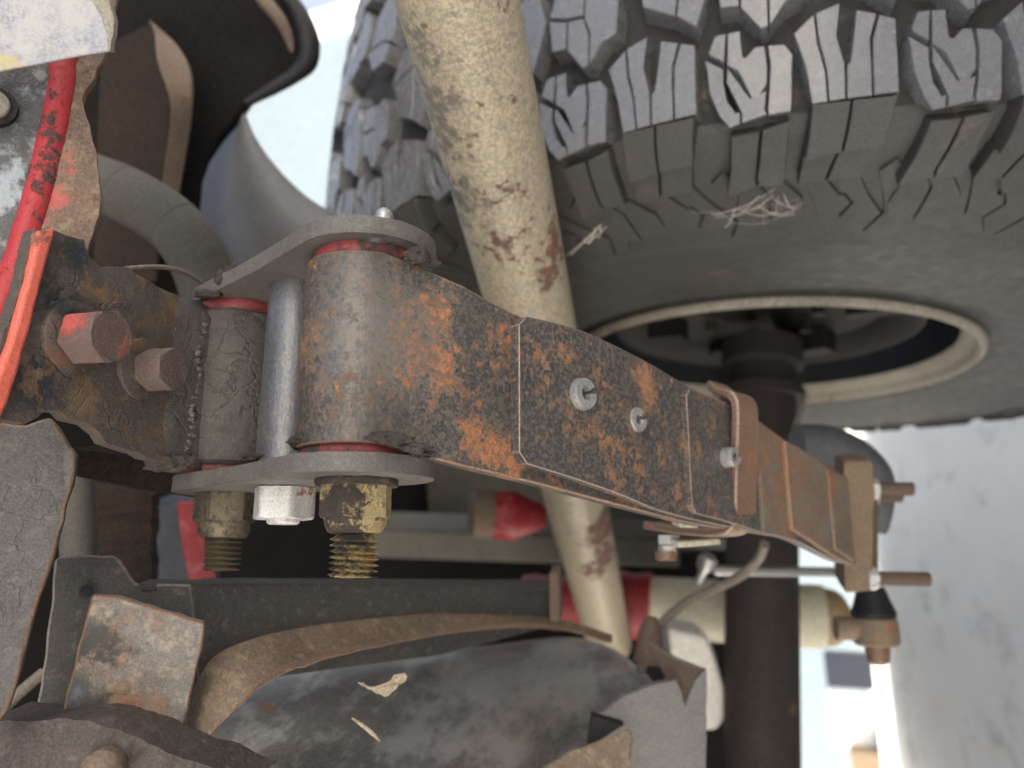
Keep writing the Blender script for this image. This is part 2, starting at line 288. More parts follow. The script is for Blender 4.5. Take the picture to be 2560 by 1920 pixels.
def hexhead(g, o, d, e1, r, h, rot=0, ch=.12):
    """hexagonal head with a chamfered crown"""
    d = d.normalized(); seg = 48; prof = [(0,1.0),(h*.72,1.0),(h,.86)]
    a = (e1 - d*e1.dot(d)).normalized(); b = d.cross(a)
    def rr(t, k):
        x = (t - rot) % (math.pi/3) - math.pi/6
        hx = r * math.cos(math.pi/6)/math.cos(x)
        return hx if k == 1.0 else min(hx, r*.88)
    vs, fs = [], []
    lv = [(0, 1.0), (h*.8, 1.0), (h, .9)]
    for hh, k in lv:
        for i in range(seg):
            t = 2*math.pi*i/seg; R = rr(t, 1.0)
            if k < 1: R = min(R, r*.875)
            hz = hh
            if abs(hh - h*.8) < 1e-9: hz = h - max(0, (rr(t,1.0) - r*.875))*.55
            vs.append(o + d*hz + (a*math.cos(t) + b*math.sin(t))*R)
    for i in range(2):
        for k in range(seg):
            k2 = (k+1) % seg; fs.append((i*seg+k, i*seg+k2, (i+1)*seg+k2, (i+1)*seg+k))
    fs.append(tuple(range(seg))[::-1]); fs.append(tuple(2*seg+k for k in range(seg)))
    return g.add(vs, fs)

OFF = {}
def build(name, g, m, parent=None, bevel=0, bseg=2, smooth=35, wear=None, sub=0, disp=0, dfreq=120, tri=0, seed=0):
    me = bpy.data.meshes.new(name); bm = bmesh.new()
    off = Vector() if parent is None else OFF[parent.name]
    vs = [bm.verts.new(W(v) - off) for v in g.v]
    for f in g.f:
        try: bm.faces.new([vs[i] for i in f])
        except ValueError: pass
    if tri:
        bmesh.ops.triangulate(bm, faces=[f for f in bm.faces if len(f.verts) > 4])
        for _ in range(8):
            long_e = [e for e in bm.edges if e.calc_length() > tri]
            if not long_e: break
            bmesh.ops.subdivide_edges(bm, edges=long_e, cuts=1); 
            bmesh.ops.triangulate(bm, faces=[f for f in bm.faces if len(f.verts) > 4])
        bm.normal_update()
    bmesh.ops.recalc_face_normals(bm, faces=bm.faces[:])
    if disp:
        bm.normal_update()
        mv = []
        for v in bm.verts:
            p = v.co + off
            a = noise.fractal(p*dfreq + Vector((seed,0,0)), .9, 2.1, 4)
            mv.append((v, v.normal * a * disp))
        for v, d in mv: v.co += d
    bm.to_mesh(me); bm.free()
    me.materials.append(m)
    if smooth:
        me.shade_smooth(); me.set_sharp_from_angle(angle=math.radians(smooth))
    o = bpy.data.objects.new(name, me); C.objects.link(o)
    if parent is not None: o.parent = parent
    OFF[o.name] = off.copy()
    if bevel:
        b = o.modifiers.new('bevel', 'BEVEL'); b.width = bevel; b.segments = bseg; b.limit_method = 'ANGLE'; b.angle_limit = math.radians(35)
        if wear: me.materials.append(wear); b.material = 1
    if sub:
        s = o.modifiers.new('sub', 'SUBSURF'); s.levels = sub; s.render_levels = sub
    return o
def thing(name, at, label, cat, group=None):
    o = bpy.data.objects.new(name, None); C.objects.link(o); o.location = W(at); OFF[o.name] = W(at)
    o.empty_display_size = .02
    o['label'] = label; o['category'] = cat
    if group: o['group'] = group
    return o
def tag(o, label, cat, group=None):
    o['label'] = label; o['category'] = cat
    if group: o['group'] = group
    return o
def struct(o): o['kind'] = 'structure'; return o

# ------------------------------------------------------------------ ground, house, neighbours
g = G(); D0 = H
def gp(X, Y, Z): # world coordinates -> camera axes
    return LAT*X + LON*Y + DWN*(H - Z)
g.add([gp(-60,-40,0), gp(60,-40,0), gp(60,160,0), gp(-60,160,0)], [(0,1,2,3)])
struct(build('ground', g, M['concrete'], smooth=0))

# ------------------------------------------------------------------ spring shackle
AX1 = (-.053, .2613, .0667)      # x, q of the spring eye axis, lateral centre
AX2 = (-.1196, .3212, .0667)
def q_of(z, l): return (z - .2196*l) / .9756
AX1 = (-.053, q_of(.2695, .0667), .0667)
AX2 = (-.1196, q_of(.328, .0667), .0667)
MIDA = (-.0863, (AX1[1]+AX2[1])/2, .0667)
def A1(h): return Q(AX1[0], AX1[1], AX1[2] + h)
def A2(h): return Q(AX2[0], AX2[1], AX2[2] + h)
def AM(h): return Q(MIDA[0], MIDA[1], MIDA[2] + h)
sh = thing('spring_shackle', A1(-.04), 'grimy grey double plate shackle with brass nuts beside the rusty spring eye', 'shackle')
def plate_outline(h, r1=.0245, r2=.020, waist=.0):
    c1, c2 = Vector((AX1[0], AX1[1])), Vector((AX2[0], AX2[1])); d = (c2-c1); L_ = d.length; ang = math.atan2(d.y, d.x)
    pts = []
    be = math.acos((r1-r2)/L_)
    for k in range(25):
        t = ang + be + (2*math.pi - 2*be) * k/24; pts.append(c1 + Vector((math.cos(t), math.sin(t)))*r1)
    for k in range(17):
        t = ang - be + (2*be) * k/16; pts.append(c2 + Vector((math.cos(t), math.sin(t)))*r2)
    if waist:
        # slight dog-leg: the near edge of the plate is hollowed between the two eyes
        mid = (c1+c2)/2; nrm = Vector((d.y, -d.x)).normalized()
        out = []
        for i, p in enumerate(pts):
            q = pts[(i+1) % len(pts)]; n = max(1, int((q-p).length/.004))
            for k in range(n):
                e = p.lerp(q, k/n); along = (e-mid).dot(d.normalized())/(L_*.5); side = (e-mid).dot(nrm)
                w_ = max(0, 1-along*along)
                out.append(e - nrm*(1 if side > 0 else -1)*waist*w_*w_)
        pts = out
    return [Q(p.x, p.y, .0667+h) for p in pts]
g = G(); slab(g, plate_outline(.0385, .0250, .0205, .0012), LAT*.0062)
build('shackle_plate', g, M['grimeplate'], sh, bevel=.0010, wear=WG, tri=.006, disp=.00025, dfreq=160)
g = G(); slab(g, plate_outline(-.0352, .0262, .0215, .0022), LAT*-.0062)
build('shackle_plate', g, M['grimeplate'], sh, bevel=.0010, wear=WG, tri=.006, disp=.00025, dfreq=160, seed=3)
g = G(); lathe(g, AM(-.035), LAT, [(0,.0118),(.0735,.0112)], 40); build('spacer_tube', g, M['spacer'], sh)
# red polyurethane bushing flanges
for a, h0, h1, r in ((A1, .0340, .0386, .0185), (A1, -.0353, -.0318, .0190), (A2, .0335, .0386, .0185), (A2, -.0353, -.031, .0195)):
    g = G(); lathe(g, a(h0), LAT, [(0, r), ((h1-h0)*.3, r+.0006), ((h1-h0)*.7, r+.0006), (h1-h0, r)], 40); build('bushing', g, M['redbush'], sh)
def thread(g, o, d, r, length, pitch, amp, seg=36, sub=4):
    n = int(length/pitch*sub); prof = []
    for i in range(n+1):
        ph = (i/sub) % 1; prof.append((length*i/n, r + amp*(1-abs(2*ph-1))*2 - amp))
    prof[-1] = (length, r*.86)
    d, a, b = frame_of(d); vs, fs = [], []
    for i, (h, rr) in enumerate(prof):
        for k in range(seg):
            t = 2*math.pi*k/seg; hh = h + (pitch*k/seg if 0 < i < n-1 else 0); hh = min(hh, length)
            vs.append(o + d*hh + (a*math.cos(t)+b*math.sin(t))*rr)
    for i in range(n):
        for k in range(seg):
            k2 = (k+1) % seg
            fs.append((i*seg+k, i*seg+k2, (i+1)*seg+k2, (i+1)*seg+k))
    fs.append(tuple(n*seg+k for k in range(seg)))
    return g.add(vs, fs)
g = G(); lathe(g, A1(-.0410), -LAT, [(0,.0138),(.0012,.0142),(.0028,.0138)], 40); w1 = build('washer', g, M['crud'], sh, disp=.0004, dfreq=300)
g = G(); thread(g, A1(-.0600), -LAT, .0072, .0140, .0019, .0012); b1 = build('shackle_bolt', g, M['brass'], sh)
g = G(); hexhead(g, A1(-.0435), -LAT, Vector((1,0,-1)), .0128, .0110, rot=.25); lathe(g, A1(-.0535), -LAT, [(0,.0106),(.0030,.0104),(.0055,.0092),(.0062,.0078)], 40)
build('nut', g, M['brass'], sh)
g = G(); thread(g, A2(-.0590), -LAT, .0066, .0140, .0021, .0010); build('shackle_bolt', g, M['brassdirty'], sh)
g = G(); hexhead(g, A2(-.0415), -LAT, Vector((1,0,-1)), .0128, .0120, rot=.1); lathe(g, A2(-.0530), -LAT, [(0,.0106),(.0045,.0102),(.0065,.0090),(.007,.0075)], 40)
build('nut', g, M['brassdirty'], sh)
g = G(); hexhead(g, AM(-.0418), -LAT, Vector((1,0,-1)), .0120, .0118, rot=.72); lathe(g, AM(-.0532), -LAT, [(0,.0062),(.0016,.0060),(.0022,.0052)], 30)
build('centre_bolt_head', g, M['zinc'], sh, disp=.0002, dfreq=500)
# grease nipple on the upper plate
gpn = Q(AX1[0]+.0045, AX1[1]+.006, .0667+.0447)
g = G(); lathe(g, gpn, LAT, [(0,.0028),(.008,.0028),(.0090,.0019),(.0105,.0032),(.0135,.0038),(.0160,.0028),(.0172,.001)], 24); build('grease_nipple', g, M['pin'], sh)
# crud squeezed out round the bushings
def lump(g, c, r, seed, sq=(1,1,1)):
    bm = bmesh.new(); bmesh.ops.create_icosphere(bm, subdivisions=3, radius=1)
    vs = [Vector((v.co.x*sq[0], v.co.y*sq[1], v.co.z*sq[2])) * r * (1 + .45*noise.fractal(v.co*1.6 + Vector((seed*7.3,0,0)), .8, 2.2, 4)) for v in bm.verts]
    fs = [tuple(v.index for v in f.verts) for f in bm.faces]; bm.free()
    return g.add([c + v for v in vs], fs)
for i, (px, py, z, r, sq) in enumerate(((1045,640,.258,.0034,(1.4,.8,1)), (1075,655,.262,.0026,(1.2,.8,1)), (950,602,.252,.0016,(3,.5,1)), (565,700,.312,.0046,(1,.9,1)), (590,690,.310,.0042,(1,1.1,1)), (620,700,.311,.0034,(.9,1.1,1)),
        (520,735,.312,.0030,(1.8,.6,1)), (420,1160,.292,.0042,(2,.8,1)), (455,1150,.292,.0030,(1.6,.8,1)), (960,1092,.238,.0030,(1.8,.6,1)), (1000,1100,.236,.0032,(1.4,.6,1)), (1040,1120,.236,.0030,(1.6,.5,1)),
        (770,1095,.252,.0036,(1.4,.7,1)), (745,1105,.255,.0028,(1,.8,1)), (1060,1135,.240,.0026,(1.6,.6,1)), (640,1140,.285,.0030,(2,.6,1)))):
    g = G(); lump(g, P(px, py, z), r, i, sq); build('grime_lump', g, M['crud'], sh, smooth=60)

# ------------------------------------------------------------------ leaf spring
ls = thing('leaf_spring', P(1700,1130,.36), 'rust spotted black leaf spring with rolled eye running back to the axle', 'leaf spring')
T1 = .0082
stn = [(1150,.262,712,1163),(1316,.282,797,1203),(1500,.311,862,1253),(1633,.335,915,1288),(1735,.356,985,1312),(1897,.396,1057,1335),(1963,.420,1102,1349),(2063,.462,1160,1400),(2114,.492,1193,1411)]
def sweep(g, pts, th, cap=True, under=None):
    """pts: list of (x, q, l_top, l_bot) along the visible face; th: thickness away from the camera"""
    n = len(pts); nv = []
    for i in range(n):
        a, b = pts[max(i-1,0)], pts[min(i+1,n-1)]
        d = Vector((b[0]-a[0], b[1]-a[1])).normalized(); nv.append(Vector((-d.y, d.x)))
    vs, fs = [], []
    for (x, q, lt, lb), nn in zip(pts, nv):
        vs += [Q(x, q, lt), Q(x, q, lb), Q(x+nn.x*th, q+nn.y*th, lb), Q(x+nn.x*th, q+nn.y*th, lt)]
    for i in range(n-1):
        for k in range(4):
            k2 = (k+1) % 4; fs.append((4*i+k, 4*i+k2, 4*i+4+k2, 4*i+4+k))
    fs += [(0,1,2,3), tuple(4*(n-1)+k for k in (3,2,1,0))]
    return g.add(vs, fs)
def st_pts(sts, n=8, off=0):
    out = []
    for (px, z, yt, yb) in sts:
        lm = .062; q = q_of(z, lm) ; x = (px-1280)/F*z
        out.append((x, q, lat_at(q, yt), lat_at(q, yb)))
    vv = [Vector((a, b, c)) for a, b, c, d in out]; dd = [Vector((d, 0, 0)) for *_, d in out]
    s1, _ = spline(vv, None, n); s2, _ = spline(dd, None, n)
    res = [(a.x, a.y, a.z, b.x) for a, b in zip(s1, s2)]
    if off:
        r2 = []
        for i in range(len(res)):
            a, b = res[max(i-1,0)], res[min(i+1,len(res)-1)]; d = Vector((b[0]-a[0], b[1]-a[1])).normalized(); nn = Vector((-d.y, d.x))
            x, q, lt, lb = res[i]; r2.append((x+nn.x*off, q+nn.y*off, lt, lb))
        res = r2
    return res
face = st_pts(stn)
# rolled eye: circle round AX1 then tangent into the leaf
R1 = .0215; eye = []
f0 = Vector((face[0][0], face[0][1])); c0 = Vector(AX1[:2]); dd = f0 - c0; dist = dd.length
# outer tangent point on the camera side
alpha = math.acos(R1/dist); base = math.atan2(dd.y, dd.x); tang = base - alpha
for k in range(40):
    t = tang - math.radians(318) + math.radians(318)*k/39
    lt, lb = .0667+.0338, .0667-.0318
    eye.append((c0.x + math.cos(t)*R1, c0.y + math.sin(t)*R1, lt, lb))
last = eye[-1]; brid = []
for k in range(1, 6):
    s = k/6; e = tuple(last[j]*(1-s) + face[0][j]*s for j in range(4)); brid.append(e)
g = G(); sweep(g, eye + brid + face, T1*.62 if False else .006)
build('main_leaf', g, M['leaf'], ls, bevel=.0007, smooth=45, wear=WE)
# second leaf on the camera side of the main leaf, third leaf on that
L2 = [(1318,.282-.0055,790,1160),(1440,.300-.0055,820,1199),(1542,.317-.0055,864,1236),(1633,.335-.0055,911,1274),(1735,.356-.0055,971,1302),(1850,.384-.006,1020,1325),(1897,.396-.006,1050,1335),(1963,.420-.006,1100,1349),(2063,.462-.006,1158,1400),(2110,.490-.006,1190,1411)]
def rounded_leaf(g, sts, th, rc):
    fc = st_pts(sts, 8); x0, q0, lt, lb = fc[0]; x1, q1 = fc[1][:2]
    d = Vector((x1-x0, q1-q0)).normalized(); add = []
    for a in (0, 22, 45, 68):
        c = math.radians(a); add.append((x0 - d.x*rc*math.sin(math.radians(90))*(1-math.sin(c))*1 , q0 - d.y*rc*(1-math.sin(c)), lt - rc*(1-math.cos(math.radians(90-a))) , lb + rc*(1-math.cos(math.radians(90-a)))))
    return sweep(g, add + fc, th)
g = G(); rounded_leaf(g, L2, .0050, .004); o = build('second_leaf', g, M['leaf2'], ls, bevel=.0009, bseg=3, smooth=45, wear=WS)
L3 = [(1728,.3545-.011,973,1283),(1780,.3663-.011,993,1297),(1830,.3785-.011,1012,1312),(1885,.392-.011,1040,1330)]
g = G(); rounded_leaf(g, L3, .0050, .003); build('third_leaf', g, M['leaf2'], ls, bevel=.0009, bseg=3, smooth=45, wear=WS)
L4 = [(1963,.417-.010,1101,1322),(2000,.432-.010,1120,1346),(2068,.462-.010,1165,1395),(2112,.488-.010,1192,1412)]
g = G(); sweep(g, st_pts(L4, 6), .0045); build('fourth_leaf', g, M['leaf3'], ls, bevel=.0008, smooth=45, wear=WE)
L5 = [(2066,.462-.0145,1172,1372),(2112,.484-.0145,1196,1404)]
g = G(); sweep(g, st_pts(L5, 6), .0045); build('fifth_leaf', g, M['leaf3'], ls, bevel=.0008, smooth=45, wear=WE)
g = G(); sweep(g, st_pts([(1893,.394-.009,1050,1334),(1930,.408-.009,1078,1340),(1968,.424-.009,1103,1352)], 6), .003); build('leaf_liner', g, M['leaf3'], ls, bevel=.0004, smooth=45)
# spring face normal towards the camera
def fnorm(px):
    a = min(range(len(face)), key=lambda i: abs((face[i][0]/(Q(*face[i][:2], .062).z))*F + 1280 - px))
    p, q = face[max(a-1,0)], face[min(a+1,len(face)-1)]; d = Vector((q[0]-p[0], q[1]-p[1])).normalized()
    return (Vector((1,0,0))*d.y - TQ*d.x).normalized(), (Vector((1,0,0))*d.x + TQ*d.y).normalized()
def rollpin(px, py, z, r, h, gap=.55, gdir=0):
    nn, al = fnorm(px); o = P(px, py, z); g = G(); seg = 28
    e1 = (al*math.cos(gdir) + LAT*math.sin(gdir)); e2 = nn.cross(e1)
    vs, fs = [], []
    for hh, sh_ in ((-.006,0),(h*.75,0),(h,.0004)):
        for k in range(seg+1):
            t = gap/2 + (2*math.pi-gap)*k/seg
            for rr in (r - sh_, r*.38 + sh_): vs.append(o + nn*hh + (e1*math.cos(t)+e2*math.sin(t))*rr)
    w_ = 2*(seg+1)
    for j in range(2):
        for k in range(seg):
            a = j*w_+2*k; fs += [(a, a+2, a+2+w_, a+w_), (a+1, a+1+w_, a+3+w_, a+3)]
        fs += [(j*w_, j*w_+w_, j*w_+w_+1, j*w_+1), (j*w_+2*seg, j*w_+2*seg+1, (j+1)*w_+2*seg+1, (j+1)*w_+2*seg)]
    for k in range(seg):
        a = 2*w_+2*k; fs.append((a, a+2, a+3, a+1))
    g.add(vs, fs); pp = build('roll_pin', g, M['pin'], ls, smooth=40)
    g = G(); lathe(g, o - nn*.003, nn, [(0, r*.5), (.0035, r*.5)], 20); build('hole', g, M['black'], pp)
rollpin(1432, 990, .299, .0064, .0072, .5, .35)
rollpin(1578, 1052, .322, .0053, .0045, .75, .5)
rollpin(1800, 1146, .3605, .0048, .0085, .75, .4)
nn, al = fnorm(1880)
g = G(); lathe(g, P(1878,1166,.3815), nn, [(0,.0078),(.0012,.0074),(.0025,.0058),(.0033,.003),(.0035,.0008)], 28); build('rivet', g, M['clip'], ls, disp=.0003, dfreq=300)
# rebound clip: a band bent round the leaves
def clip():
    nn, al = fnorm(1860); g = G(); ctr = []
    def cp(px, py, z): return P(px, py, z)
    path = [(1772,960,.392),(1790,976,.381),(1812,983,.374),(1830,990,.3675),(1842,1010,.3650),(1843,1060,.3640),(1840,1150,.3620),(1838,1240,.3605),(1836,1290,.3600),(1826,1316,.3615),(1800,1328,.366),(1750,1330,.378),(1680,1323,.398),(1612,1312,.418)]
    pts, _ = spline([cp(*p) for p in path], None, 4)
    w_ = al*.019; th = .0042; n = len(pts); vs, fs = [], []
    for i, p in enumerate(pts):
        d = (pts[min(i+1,n-1)]-pts[max(i-1,0)]).normalized(); s = d.cross(al).normalized()
        if s.dot(nn) < 0 and i < n*.6: s = -s
        if i > 0 and s.dot(ps) < 0: s = -s
        ps = s
        vs += [p - w_*.12 + s*th*.5, p + w_*.88 + s*th*.5, p + w_*.88 - s*th*.5, p - w_*.12 - s*th*.5]
    for i in range(n-1):
        for k in range(4):
            k2 = (k+1) % 4; fs.append((4*i+k, 4*i+k2, 4*i+4+k2, 4*i+4+k))
    fs += [(0,1,2,3), tuple(4*(n-1)+k for k in (3,2,1,0))]
    g.add(vs, fs); return build('rebound_clip', g, M['clip'], ls, bevel=.0011, bseg=3, smooth=50, wear=WS)
cl = clip()
g = G(); hexhead(g, P(1672,1338,.405), -LAT, Vector((1,0,-1)), .0062, .005); lathe(g, P(1668,1365,.405), -LAT, [(0,.0048),(.005,.0048),(.006,.004)], 24)
build('clip_bolt', g, M['zinc'], cl)
g = G(); lathe(g, P(1664,1378,.404), -LAT, [(0,.0056),(.0045,.0056),(.0050,.0040)], 24); build('bolt_end', g, M['clip'], cl)
g = G(); box(g, P(1735,1352,.40), Vector((.024,0,.008)), LAT*.003, Vector((-.003,0,.012))); build('spacer_tube', g, M['creambody'], cl, bevel=.0006)
g = G(); box(g, P(1712,1310,.372), Vector((.010,-.001,.004)), LAT*.002, Vector((-.002,0,.008))); build('shim', g, M['creambody'], ls, bevel=.0004)

# ------------------------------------------------------------------ spring hanger on the frame
hg = thing('spring_hanger', P(250,950,.29), 'dark grime covered hanger plate with two hex bolts left of the shackle', 'bracket')
# plane of the plate
pn0 = P(490,950,.307); pdir = Vector((1,0,2.05)).normalized()
PN = pdir.cross(LAT).normalized()
if PN.z > 0: PN = -PN
def onpl(px, py, pt=pn0, nrm=PN):
    d = P(px, py, 1.0); return d * (pt.dot(nrm)/d.dot(nrm))
hp = [(86,572),(129,572),(175,590),(212,598),(222,640),(250,670),(285,664),(318,668),(345,688),(430,733),(516,778),(500,900),(470,1140),(460,1165),(392,1151),(330,1130),(262,1108),(250,1085),(220,1062),(170,1048),(150,1030),(118,1024),(92,1042),(60,1058),(20,1050),(-30,1045),(-30,930),(0,870),(50,720)]
g = G(); slab(g, [onpl(*p) for p in hp], -PN*.006, jit=.0006, dens=500)
build('hanger_plate', g, M['hanger'], hg, bevel=.0009, wear=WG, tri=.006, disp=.0005, dfreq=80)
# bushing housing
def hsq(h, r, t): return r
g = G(); lathe(g, A2(-.0312), LAT, [(0,.0205),(.0015,.0222),(.03,.0226),(.063,.0222),(.0645,.021)], 56)
build('bushing_tube', g, M['grime'], hg, disp=.0005, dfreq=150)
# webs that carry the tube
g = G(); slab(g, [A2(-.030)+Vector((-.004,0,-.0218)), A2(.0325)+Vector((-.004,0,-.0218)), onpl(440,742), onpl(400,1140)], Vector((.004,0,.012)))
build('gusset', g, M['grime'], hg, bevel=.001, tri=.006, disp=.0006, dfreq=120)
# weld bead
pts = [onpl(497+10*math.sin(k*.9)*.3 - k*2.2, 792 + k*18.5) - PN*-.0006 for k in range(20)]
g = G()
for k, p in enumerate(pts): lump(g, p - PN*.0004, .0030, k, (1.0,.55,.45))
wm = mat('weld_grey', (.12,.115,.108), (.06,.056,.052), None, rough=.7, bump=.5, fine=1200)
build('weld_bead', g, wm, hg, smooth=60)
# red flange edge of the plate
def band(g, pts, w0, w1, th, nrm):
    pass
rf = [(128,572),(105,655),(78,760),(52,860),(22,960),(-12,1060),(-60,1060),(-14,930),(16,850),(40,760),(62,680),(84,578)]
g = G(); slab(g, [onpl(*p) + PN*.0030 for p in rf], -PN*.005, jit=.0002, dens=300, seed=5)
build('folded_edge', g, M['coral'], hg, bevel=.0014, bseg=3, tri=.005, disp=.0004, dfreq=200)
def hexbolt(px, py, z, ax, r, h, m1, m2, rot, washer=1.3):
    o = P(px, py, z); ax = ax.normalized(); g = G(); hexhead(g, o, ax, Vector((0,1,0)), r, h, rot)
    lathe(g, o + ax*(h-.0004), ax, [(0, r*.72), (.0003, r*.70)], 30)
    b = build('hex_bolt', g, m1, hg, bevel=.0005, tri=.004, disp=.00035, dfreq=350)
    g = G(); lathe(g, o - ax*.0012, ax, [(-.004, r*washer*1.02), (0, r*washer), (.0014, r*washer*.96), (.0026, r*1.02)], 44); build('washer', g, m2, b, disp=.0003, dfreq=250)
    return b
bolt_ax = Vector((.72,.02,-.70))
mred = mat('bolt_red', (.13,.085,.075), (.075,.055,.05), (.46,.085,.075), (.36,.08,.07), .30, 110, .6, .7, 0, .7, 1300, edge=.12, blobs=[(onpl(168,806)+PN*.006, .0095, .5)])
hexbolt(196, 846, onpl(196,846).z, Vector((.95,.03,-.32)), .0098, .0150, mred, M['hanger'], .35, 1.36)
mb2 = mat('bolt_brown', (.115,.082,.072), (.07,.05,.045), (.28,.13,.06), None, .18, 60, .75, .9, 0, .9, 1300, edge=.1)
hexbolt(366, 925, onpl(366,925).z, Vector((.95,.03,-.32)), .0082, .0130, mb2, M['hanger'], .1, 1.5)

# ------------------------------------------------------------------ frame rail at the far left
fr = thing('frame_rail', P(60,400,.28), 'rust flaked truck frame rail with a bright red painted edge and ragged flange', 'frame rail')
fdir = Vector((1,0,.45)).normalized(); FN = fdir.cross(LAT).normalized(); FN = -FN if FN.z > 0 else FN
fpt = P(150,500,.285)
def onf(px, py, o=0): 
    d = P(px, py, 1.0); return d * (fpt.dot(FN)/d.dot(FN)) + FN*o
side = [(-500,-500),(260,-500),(150,120),(185,150),(150,330),(110,470),(70,620),(30,760),(-60,1000),(-200,1500),(-500,1500)]
g = G(); slab(g, [onf(*p) for p in side], -FN*.005, jit=.0003, dens=200); build('side_plate', g, M['frameside'], fr, bevel=.0006, tri=.008, disp=.0007, dfreq=70)
fl = [(300,-500),(420,-500),(270,100),(266,135),(258,168),(246,180),(240,205),(215,235),(206,258),(211,285),(224,320),(232,350),(243,395),(250,440),(253,500),(249,545),(236,580),(225,610),(216,640),(175,640),(120,610),(60,640),(100,480),(135,360),(160,220),(175,100)]
g = G(); slab(g, [onf(px, py, .003) for px, py in fl], -FN*.0055, jit=.0005, dens=400, seed=9); build('flange', g, M['frame'], fr, bevel=.0014, wear=WE, tri=.0045, disp=.0005, dfreq=130)
edge = [(300,-500,.0045),(172,100,.0045),(158,200,.0045),(136,320,.0045),(104,455,.0045),(66,590,.0045),(30,700,.0045),(-10,820,.0045),(-60,1000,.0045),(-220,1500,.0045)]
g = G(); tube(g, [onf(px+3, py, .0002) for px, py, _ in edge], .0052, 20, 8); build('painted_edge', g, M['redpaint'], fr, disp=.0003, dfreq=250)
g = G(); lathe(g, onf(-14,272,.0035), FN, [(-.003,.0055),(.0005,.0055),(.0009,.005)], 30); build('plug', g, M['chalkrim'], fr)
g = G(); lathe(g, onf(-14,272,.0020), FN, [(-.003,.0078),(.0005,.0078),(.0006,.0068)], 30); build('hole_ring', g, M['black'], fr)
# chalky painted corner
bc = thing('bumper_corner', P(120,60,.26), 'chalky white and lavender painted metal corner with yellow streaks at upper left', 'panel')
cn = Vector((.35,-.35,-.87)).normalized(); cpt = P(150,80,.262)
def onc(px, py, o=0):
    d = P(px, py, 1.0); return d*(cpt.dot(cn)/d.dot(cn)) + cn*o
cf = [(-500,-300),(150,-300),(220,-40),(250,0),(268,40),(276,90),(277,128),(200,141),(100,160),(0,179),(-500,250)]
g = G(); slab(g, [onc(*p) for p in cf], -cn*.004, jit=.00015, dens=300); build('painted_face', g, M['chalk'], bc, bevel=.0006, tri=.01, disp=.0002, dfreq=60)
cr_ = [(200,-40),(262,-40),(276,10),(288,48),(286,85),(280,105),(277,130),(270,130),(268,90),(255,45),(235,10)]
g = G(); slab(g, [onc(*p, .0009) for p in cr_], -cn*.012, jit=.00015, dens=300); build('rolled_edge', g, M['chalkrim'], bc, bevel=.0012, bseg=3)
# scaly gusset lower left
gs = [(-40,1045),(20,1055),(60,1062),(100,1045),(125,1040),(148,1062),(170,1110),(190,1130),(186,1175),(170,1240),(158,1300),(140,1360),(118,1430),(98,1490),(80,1545),(60,1620),(40,1700),(15,1780),(-40,1850)]
g = G(); slab(g, [onf(px, py, -.002) for px, py in gs], -FN*.006, jit=.0004, dens=300, seed=2)
tag(build('frame_gusset', g, M['scaly'], bevel=.0014, wear=WE, tri=.005, disp=.0006, dfreq=120), 'cracked grey scaly steel gusset plate below the red edged hanger', 'gusset')
# beam under the hanger
g = G(); slab(g, [P(170,1120,.31), P(400,1150,.33), P(545,1180,.35), P(560,1215,.352), P(520,1250,.35), P(350,1225,.33), P(180,1190,.31)], Vector((.01,0,.05)), jit=.0004)
tag(build('frame_lip', g, M['darkrust'], bevel=.0006), 'dark rusty lower lip of the frame under the hanger plate', 'frame lip')

# ------------------------------------------------------------------ bracket, crossmember, muffler and strap at the bottom
br = thing('cross_bracket', P(300,1600,.30), 'black angled bracket with a rusty bent tab beside the scaly gusset', 'bracket')
bq = Vector((.35,.25,-.90)).normalized(); bpt = P(250,1500,.305)
def onb(px, py, o=0, n=bq, pt=bpt):
    d = P(px, py, 1.0); return d*(pt.dot(n)/d.dot(n)) + n*o
bp_ = [(137,1402),(150,1392),(200,1388),(282,1388),(300,1399),(318,1425),(338,1459),(480,1460),(500,1700),(470,1860),(80,1860),(88,1795),(108,1660),(122,1540)]
g = G(); slab(g, [onb(*p) for p in bp_], -bq*.004, jit=.0003, dens=300); build('back_plate', g, M['bracket'], br, bevel=.0012, wear=WG, tri=.008, disp=.0006, dfreq=100)
tn = Vector((.30,.10,-.95)).normalized(); tpt = P(330,1650,.282)
tb = [(228,1487),(262,1490),(330,1503),(420,1532),(512,1558),(508,1600),(492,1680),(470,1770),(446,1850),(430,1885),(290,1830),(150,1800),(165,1730),(190,1640),(212,1560)]
g = G(); slab(g, [onb(px, py, 0, tn, tpt) for px, py in tb], -tn*.0045, jit=.0003, dens=300, seed=4); build('bent_tab', g, M['flap'], br, bevel=.0010, wear=WE, tri=.006, disp=.0008, dfreq=80)
g = G(); lathe(g, onb(217,1478,.0004), bq, [(-.002,.0024),(.0003,.0024),(.0004,.0020)], 24); build('bolt_hole', g, M['black'], br)
g = G(); lathe(g, onb(217,1478,.0000), bq, [(-.002,.0031),(.0005,.0031),(.0002,.0024)], 24); build('hole_rim', g, M['bracket'], br)
